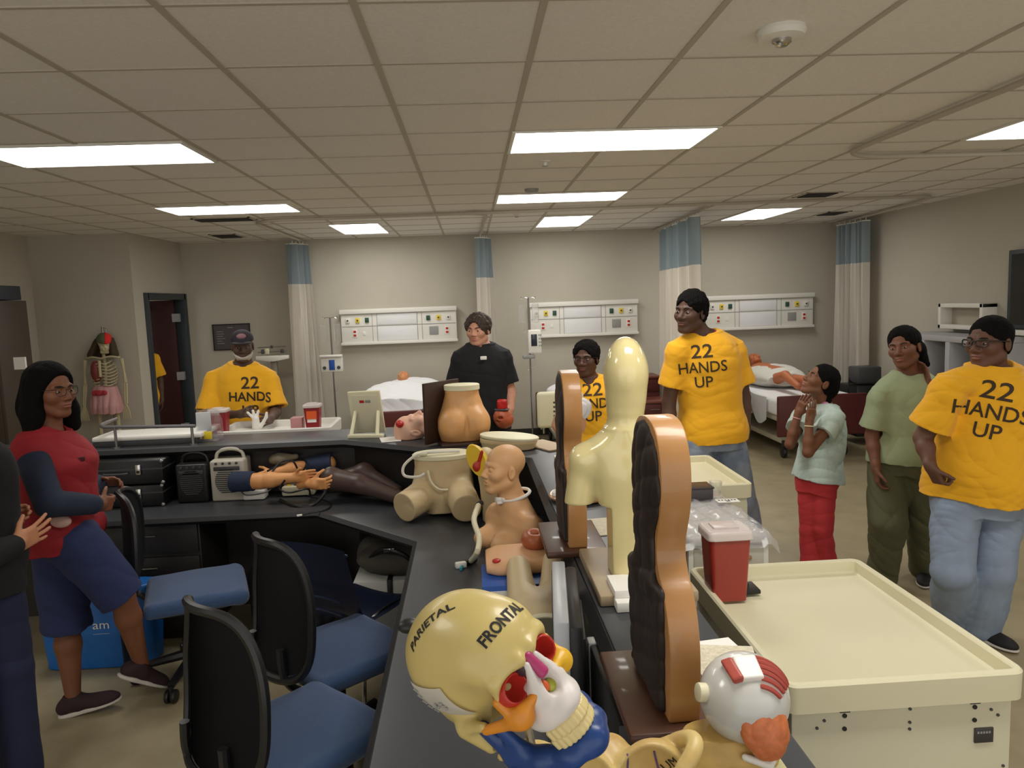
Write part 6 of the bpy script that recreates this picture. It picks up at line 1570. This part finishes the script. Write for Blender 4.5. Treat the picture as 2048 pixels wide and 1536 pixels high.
W.shoe('b', plum, sole, V(232, 1405, 3.60)-V(118, 1440, 3.55)); W.shoe('a', plum, sole, V(358, 1362, 3.80)-V(242, 1336, 3.58), up=(.15, 0, 1))
def bob(S, h):
    p, r, F, k = h.p, h.r, h.F, h.k
    for q in (-1, 1):
        S.cap(p(q*.070, -.02, .03), p(q*.092, -.015, -.10), .036*k, .044*k, .03); S.cap(p(q*.092, -.015, -.10), p(q*.105, -.01, -.165), .044*k, .034*k, .02)
    S.ell(p(0, -.085, -.07), r(.10, .05, .11), F, .04); S.ell(p(0, .095, -.045), r(.062, .075, .105), F, .012, 's')
W.hd.hair(W.o, hairm, t=.020, front=.072, ztop=.074, nape=-.20, rough=.004, freq=(55, 55, 14), extra=bob)
gm = mat('thin dark glasses', (40, 34, 32), .3, .4)
W.hd.glasses(W.o, gm, t=.0014, w=.023, h=.019); W.hd.face_parts(W.o, white_eye, iris, browm, mat('lips a', (150, 86, 74), .4), .004)

# 2 person cut by the left edge
s2 = skin('tan', (196, 136, 100)); D = 2.85
J = dict(pelvis=V(-62, 1120, D), neck=V(-80, 880, D), sha=V(-70, 940, 2.70), ela=V(-45, 1120, 2.66), wra=V(30, 1090, 2.80), shb=V(-60, 925, 3.0), elb=V(-40, 1065, 3.02), wrb=V(-10, 1040, 3.05))
Q = Person('person', 'person in black and navy at the left edge with fingers spread, mostly out of frame', 1.72, (J['pelvis'].x, D), 65, s2, J, head=V(-84, 800, D), hrot=(0, 0, 0), build=1.0, res=.0045)
Q.hands['a'] = dict(d=V(62, 1072, 2.86)-J['wra'], u=Vector((.15, .1, 1)), curl=.10, spread=.16, side=-1, size=1.0, tcurl=.1); Q.hands['b'] = dict(d=V(20, 1030, 3.1)-J['wrb'], u=Vector((.1, -.2, 1)), curl=.8, side=1)
Q.body(); blk = mat('black knit', (20, 20, 24), .9); Q.shirt(blk, ease=.02, hem=-.3, sleeve=1.93, name='jacket'); Q.trousers(mat('dark navy trousers', (26, 32, 62), .85))
for e in 'ab': Q.shoe(e, shoeb, sole)
Q.hd.hair(Q.o, hairm); Q.hd.face_parts(Q.o, white_eye, iris, browm, None, .005)

# 3 man in a cap behind the white cart
s3 = skin('dark a', (84, 60, 48)); D = 6.02
J = dict(pelvis=V(492, 885, D+.05), neck=V(487, 728, D), sha=V(430, 758, D), ela=V(414, 832, D-.10), wra=V(480, 828, D-.42), shb=V(538, 756, D), elb=V(552, 822, D-.08), wrb=V(540, 838, D-.40))
P = Person('person', 'man in a dark cap and yellow shirt with white beard behind the white cart', 1.76, (J['pelvis'].x, D+.05), 12, s3, J, head=V(485, 692, D-.05), hrot=(2, -6, 0), hh=.235, build=1.16, belly=.03, res=.006)
P.hands['a'] = dict(d=V(520, 820, 5.45)-J['wra'], u=Vector((.3, .4, .8)), curl=.4, side=-1); P.hands['b'] = dict(d=V(528, 842, 5.48)-J['wrb'], u=Vector((-.4, .3, .8)), curl=.4, side=1)
P.body(); P.shirt(yel, sleeve=.86, sr=1.45); P.print22(prt, V(497, 792, D-.3), size=.092, width=.30, lines=[('22', .125, .13, .06, .002), ('HANDS', .10, .31, -.045, .002), ('UP', .10, .12, -.15, .002)]); P.trousers(mat('dark trousers', (40, 40, 46), .85))
for e in 'ab': P.shoe(e, shoeb, sole)
h = P.hd; S = Solid(); S.ell(h.p(0, -.012, .048), h.r(.084, .104, .078), h.F); S.cut(h.p(0, 0, .040), -h.F[2], .004); o = S.build('cap', mat('dark navy cap', (46, 42, 50), .85), P.o, .005)
S = Solid(); S.ell(h.p(0, .105, .040), h.r(.072, .07, .010), h.F); S.cut(h.p(0, .07, .04), -h.F[1], .004); S.build('visor', mat('cap visor', (40, 36, 42), .8), o, .004)
S = Solid(); S.ell(h.p(0, .08, .085), h.r(.035, .014, .022), h.F); S.build('cap_patch', mat('dull pink patch', (150, 110, 116), .85), o, .004)
S = Solid(); S.ell(h.p(0, .03, -.055), h.r(.066, .068, .062), h.F); S.cap(h.p(-.05, .0, -.06), h.p(.05, 0, -.06), .02, None, .02); S.cut(h.p(0, .075, -.066), h.F[2]*.8+h.F[1]*.42, .006); S.rough(.003, 120); S.build('beard', mat('grey white beard', (188, 182, 172), .9), P.o, .004)
P.hd.face_parts(P.o, white_eye, iris, None, None, .005)
g = at(534, 846, z=1.05); t = thing('white_glove', 'crumpled white glove on the cart in the hands of the man in a cap', 'glove', (g.x, 5.42, 1.04))
S = Solid(); b_ = Vector((g.x, 5.42, 1.065)); S.cap(b_, b_+Vector((0, 0, .06)), .028, .024, .01)
for v in ((-.05, -.01, .11), (-.015, 0, .12), (.02, .01, .115)): S.cap(b_+Vector((0, 0, .05)), b_+Vector(v), .013, .009, .006)
S.cap(b_+Vector((.03, 0, .0)), b_+Vector((.075, .0, .07)), .014, .011, .006); S.cap(b_+Vector((.075, 0, .07)), b_+Vector((.08, 0, .10)), .012, .009, .006); S.cut(b_+Vector((0, 0, -.024)), (0, 0, -1), .003); S.build('glove', M['matte'], t, .004)

# 4 person in black
s4 = skin('light', (206, 150, 124)); D = 6.0
J = dict(pelvis=V(966, 852, D), neck=V(962, 690, D), sha=V(922, 716, D), ela=V(907, 788, D+.03), wra=V(910, 850, D-.02), shb=V(1004, 714, D), elb=V(1020, 782, D), wrb=V(1021, 818, D-.12))
P = Person('person', 'curly-haired person in a black shirt with a white pendant, holding a red anatomical head', 1.81, (J['pelvis'].x, D), -12, s4, J, head=V(956, 660, D-.02), hrot=(-12, -2, 0), hh=.235, build=1.12, belly=.02, res=.0055, wide=1.08, jaw=1.1)
P.arms_default(); P.hands['b'] = dict(d=V(1010, 836, D-.24)-J['wrb'], u=Vector((-.5, -.3, .6)), curl=.7, side=1)
P.body(); P.shirt(mat('black cotton', (20, 21, 25), .85), sleeve=.74, sr=1.3); P.trousers(mat('dark blue jeans', (38, 48, 78), .85))
for e in 'ab': P.shoe(e, shoeb, sole)
P.hd.hair(P.o, mat('brown curls', (58, 44, 36), .7), t=.015, front=.064, ztop=.078, nape=-.04, rough=.012, freq=85, res=.005); P.hd.face_parts(P.o, white_eye, iris, browm, mat('lips d', (176, 104, 92), .4), .005)
nk = P.J['neck']; t = MB(); t.tube(spline([nk+Vector((-.05, -.09, .02)), nk+Vector((-.02, -.135, -.08)), V(967, 712, D-.17), nk+Vector((.04, -.13, -.08)), nk+Vector((.06, -.08, .02))], 6), .002, 5); o = t.build('lanyard', M['black'], P.o)
MB().box(V(967, 716, D-.18), (.05, .010, .028), .006).build('pendant', M['matte'], o)
c = V(1008, 838, D-.27); t = thing('anatomical_head', 'red and orange anatomical head model held upside down by the person in black', 'anatomical model', c)
am_ = mat('terracotta muscle', (190, 96, 62), .45, var=(40, .2))
S = Solid(); S.ell(c, (.072, .075, .07)); S.ell(c+Vector((-.03, -.03, .03)), (.05, .05, .05), None, .03); S.ell(c+Vector((-.03, -.075, .02)), (.02, .02, .014), None, .008, 's'); S.ell(c+Vector((-.055, -.06, -.01)), (.02, .02, .014), None, .008, 's'); S.rough(.004, 60); S.build('head', am_, t, .005)
MB().lathe([(0, 0), (.055, 0), (.06, .008), (.05, .016), (0, .016)], c+Vector((-.015, -.01, .07)), 24).build('collar', M['dgrey'], t)
S = Solid(); S.box(c+Vector((-.01, -.01, .115)), (.038, .034, .038), .014); S.rough(.004, 50); S.build('neck', M['red'], t, .005)

# 5 boy with glasses at centre
s5 = skin('dark b', (92, 60, 46)); D = 5.0
J = dict(pelvis=V(1185, 905, D), neck=V(1177, 757, D), sha=V(1139, 780, D), ela=V(1128, 860, D), wra=V(1130, 920, D-.05), shb=V(1222, 780, D), elb=V(1240, 850, D+.05), wrb=V(1236, 915, D))
P = Person('person', 'boy in glasses and yellow shirt standing behind the farther wooden plaque', 1.63, (J['pelvis'].x, D), -12, s5, J, head=V(1172, 716, D-.02), hrot=(-14, -2, 0), hh=.225, build=.95, res=.005, nose=1.25)
P.arms_default(); P.body(); P.shirt(yel, sleeve=.62, sr=1.35); P.print22(prt, V(1184, 814, D-.25), size=.082, width=.27, rowgap=.088); P.trousers(mat('maroon trousers', (90, 36, 40), .85))
for e in 'ab': P.shoe(e, shoeb, sole)
P.hd.hair(P.o, hairm, t=.014, front=.066, ztop=.074, rough=.005, freq=150); P.hd.glasses(P.o, gm, t=.0016); P.hd.face_parts(P.o, white_eye, iris, browm, mat('lips b', (140, 86, 80), .4), .004)

# 6 tallest person
s6 = skin('dark c', (86, 58, 46)); D = 4.9
J = dict(pelvis=V(1425, 866, D), neck=V(1408, 668, D), sha=V(1356, 702, D-.03), ela=V(1338, 802, D), wra=V(1340, 880, D-.05), shb=V(1468, 698, D+.02), elb=V(1487, 795, D+.04), wrb=V(1492, 858, D-.02),
         hipa=V(1395, 880, D), hipb=V(1455, 880, D), kna=V(1385, 1005, D-.06), knb=V(1482, 1000, D-.02), ana=at(1375, 1120, z=0)+Vector((0, .05, .09)), anb=at(1512, 1132, z=0)+Vector((0, .05, .09)))
P = Person('person', 'tallest person, in yellow shirt over a red collar and faded jeans', 1.93, (J['pelvis'].x, D), -25, s6, J, head=V(1381, 624, D-.03), hrot=(-24, 2, 3), hh=.268, build=1.10, res=.005, nose=1.3, jaw=1.05, wide=.95)
P.arms_default(.5); P.hands['b'] = dict(d=Vector((-.05, -.1, -1)), u=Vector((-.6, -.7, 0)), curl=.75, side=1); P.hands['a'] = dict(d=Vector((.1, -.1, -1)), u=Vector((.1, -1, 0)), curl=.25, side=-1)
P.body(); P.shirt(yel, sleeve=.68, sr=1.38, hem=-.06); P.print22(prt, V(1399, 742, D-.28), size=.086, width=.30, rowgap=.10); P.trousers(jean, thigh=1.15, knee=1.35, cuff=1.8)
P.shoe('a', mat('black white shoe', (60, 60, 62), .7), sole); P.shoe('b', mat('black white shoe', (60, 60, 62), .7), sole)
nk = P.J['neck']; R_ = []
for i in range(36): q = 2*PI*i/36; R_.append(nk+P.R[0]*math.cos(q)*.076+P.R[1]*(math.sin(q)*.068+.012)+P.R[2]*(.012-.036*max(0, math.sin(q))))
MB().tube(R_, .009, 8, True).build('red_collar', mat('red collar', (150, 30, 26), .85), P.o)
P.hd.hair(P.o, hairm, t=.012, front=.070, ztop=.066, rough=.006, freq=150); P.hd.face_parts(P.o, white_eye, iris, browm, mat('lips c', (122, 80, 74), .4), .004)
MB().cyl(P.J['wrb']+Vector((-.02, -.03, -.115)), P.J['wrb']+Vector((-.018, -.03, -.123)), .012, n=16).build('ring', M['chrome'], P.o)

# 7 child in mint
s7 = skin('brown b', (122, 78, 54)); D = 4.65
J = dict(pelvis=V(1634, 962, D), neck=V(1652, 812, D), shb=V(1668, 838, D-.13), elb=V(1616, 905, D-.22), wrb=V(1619, 842, D-.20), sha=V(1606, 832, D+.12), ela=V(1580, 888, D-.05), wra=V(1597, 826, D-.06),
         hipa=V(1620, 965, D+.04), hipb=V(1648, 965, D-.04), kna=V(1618, 1060, D+.02), knb=V(1646, 1060, D-.06), ana=at(1622, 1160, z=0)+Vector((0, 0, .08)), anb=at(1652, 1160, z=0)+Vector((0, 0, .08)))
P = Person('person', 'child in a mint shirt and red trousers looking up with hands on the neck', 1.44, (J['pelvis'].x, D), -66, s7, J, head=V(1640, 762, D-.02), hrot=(-24, 30, 4), hh=.222, build=.96, res=.0042, nose=1.0)
P.hands['b'] = dict(d=V(1626, 800, D-.20)-J['wrb'], u=Vector((.75, .2, .3)), curl=.18, spread=.10, side=1, size=.95); P.hands['a'] = dict(d=V(1612, 790, D-.10)-J['wra'], u=Vector((.4, -.6, .3)), curl=.2, spread=.08, side=1, size=.95)
P.body(); P.shirt(mat('mint grey cotton', (186, 204, 196), .85, var=(60, .1)), sleeve=.42, sr=1.4, hem=.05, flare=.02, rough=.005); P.trousers(mat('coral red trousers', (190, 52, 58), .8), thigh=1.12, knee=1.12, cuff=1.75)
for e in 'ab': P.shoe(e, shoeb, sole)
def bun(S, h):
    S.ell(h.p(0, -.10, -.02), h.r(.05, .04, .06), h.F, .02); S.ell(h.p(.03, -.10, -.085), h.r(.022, .022, .03), h.F, .015)
P.hd.hair(P.o, hairm, t=.007, front=.058, ztop=.080, nape=-.08, rough=.004, freq=(150, 60, 60), extra=bun)
S = Solid(); S.ell(P.hd.p(.045, -.095, -.125), .022); S.rough(.005, 120); S.build('hair_bobble', mat('pink bobble', (206, 140, 176), .5), P.o, .003)
for e, m_ in (('b', M['cream']), ('a', mat('pink band', (214, 160, 170), .5))):
    w_ = P.J['wr'+e].lerp(P.J['el'+e], .16); d = (P.J['el'+e]-P.J['wr'+e]).normalized(); x = d.cross(Vector((0, 1, .2))).normalized(); y = d.cross(x)
    MB().tube([w_+(x*math.cos(i*PI/10)+y*math.sin(i*PI/10))*.026 for i in range(20)], .0035, 6, True).build('bracelet', m_, P.o)
P.hd.face_parts(P.o, white_eye, iris, browm, mat('lips e', (150, 92, 84), .4), .004)

# 8 teen in olive
s8 = skin('brown c', (116, 74, 54)); D = 4.35
J = dict(pelvis=V(1806, 918, D), neck=V(1818, 745, D), sha=V(1762, 792, D), ela=V(1744, 872, D+.02), wra=V(1752, 936, D-.06), shb=V(1872, 782, D), elb=V(1872, 838, D-.16), wrb=V(1853, 765, D-.10),
         kna=V(1778, 1040, D-.02), knb=V(1848, 1035, D+.02), ana=at(1775, 1180, z=0)+Vector((0, .06, .085)), anb=at(1858, 1165, z=0)+Vector((0, .06, .085)))
P = Person('person', 'teenager in a sage green shirt and olive trousers with one hand at the neck', 1.69, (J['pelvis'].x, D), -30, s8, J, head=V(1808, 694, D-.03), hrot=(-20, 0, -9), hh=.238, build=1.05, res=.0045, nose=1.2)
P.hands['a'] = dict(d=Vector((.08, -.02, -1)), u=Vector((-.3, -1, 0)), curl=.55, side=-1); P.hands['b'] = dict(d=V(1843, 722, D-.03)-J['wrb'], u=Vector((0, 1, .1)), curl=.35, side=1)
P.body(); P.shirt(mat('sage green cotton', (150, 162, 128), .85), sleeve=.76, sr=1.35, hem=-.02, rough=.004); P.trousers(mat('olive cargo cloth', (92, 92, 66), .85), thigh=1.2, knee=1.5, cuff=1.9, rough=.005)
for e in 'ab': P.shoe(e, shoeb, sole)
def tail(S, h): S.cap(h.p(.05, -.09, -.02), h.p(.075, -.075, -.11), .035, .022, .03)
P.hd.hair(P.o, hairm, t=.009, front=.060, ztop=.074, nape=-.09, rough=.004, freq=(150, 40, 60), extra=tail); P.hd.face_parts(P.o, white_eye, iris, browm, mat('lips f', (146, 92, 82), .4), .004)

# 9 boy at right
s9 = skin('dark d', (100, 66, 50)); D = 3.62
J = dict(pelvis=V(1955, 985, D), neck=V(1985, 738, D), sha=V(1898, 778, D-.04), ela=V(1846, 876, D+.02), wra=V(1862, 935, D-.10), shb=V(2062, 778, D+.02), elb=V(2090, 880, D+.02), wrb=V(2050, 948, D-.14),
         hipa=V(1912, 1010, D), hipb=V(1998, 1010, D), kna=V(1905, 1140, D-.05), knb=V(1988, 1140, D-.02), ana=at(1915, 1270, z=0)+Vector((0, .05, .09)), anb=at(1975, 1288, z=0)+Vector((0, .06, .09)))
P = Person('person', 'boy in glasses and loose yellow shirt with hands at his hips, right edge', 1.75, (J['pelvis'].x, D), -42, s9, J, head=V(1978, 684, D-.02), hrot=(-28, 0, 0), hh=.25, build=1.18, belly=.05, res=.0042, nose=1.2, wide=1.05, jaw=1.15, neck_r=1.1)
P.hands['a'] = dict(d=Vector((.45, -.05, -.9)), u=Vector((.2, -1, -.1)), curl=.95, side=-1, tcurl=.2); P.hands['b'] = dict(d=Vector((-.45, -.05, -.9)), u=Vector((-.2, -1, -.1)), curl=.95, side=1, tcurl=.2)
P.body(); P.shirt(yel, sleeve=.74, sr=1.5, hem=-.02, ease=.022, flare=.03, rough=.0055); P.print22(prt, V(1972, 832, D-.3), size=.088, width=.31, rowgap=.10, right=P.R[0]-P.R[2]*.10, up=P.R[2]); P.trousers(mat('pale blue denim', (148, 164, 188), .85, var=(9, .18)), thigh=1.18, knee=1.4, cuff=2.1, rough=.004)
P.shoe('a', shoeb, sole); P.shoe('b', shoeb, sole, Vector((.35, -1, 0)))
P.hd.hair(P.o, hairm, t=.006, front=.068, ztop=.060, rough=.002, freq=160); P.hd.glasses(P.o, M['black'], t=.003, w=.025, h=.015); P.hd.face_parts(P.o, white_eye, iris, browm, mat('lips g', (132, 88, 80), .4), .004)

# 10 person in the corridor, half hidden by the door jamb
D = 9.75; J = dict(pelvis=Vector((-4.20, D, .86)))
P = Person('person', 'person in a yellow shirt half hidden behind the door frame in the corridor', 1.70, (-4.20, D), 20, SK['dark a'], J, res=.008)
P.arms_default(); P.body(); P.shirt(yel, sleeve=.75, sr=1.4); P.trousers(mat('dark trousers', (40, 40, 46), .85))
for e in 'ab': P.shoe(e, shoeb, sole)
P.hd.hair(P.o, hairm)
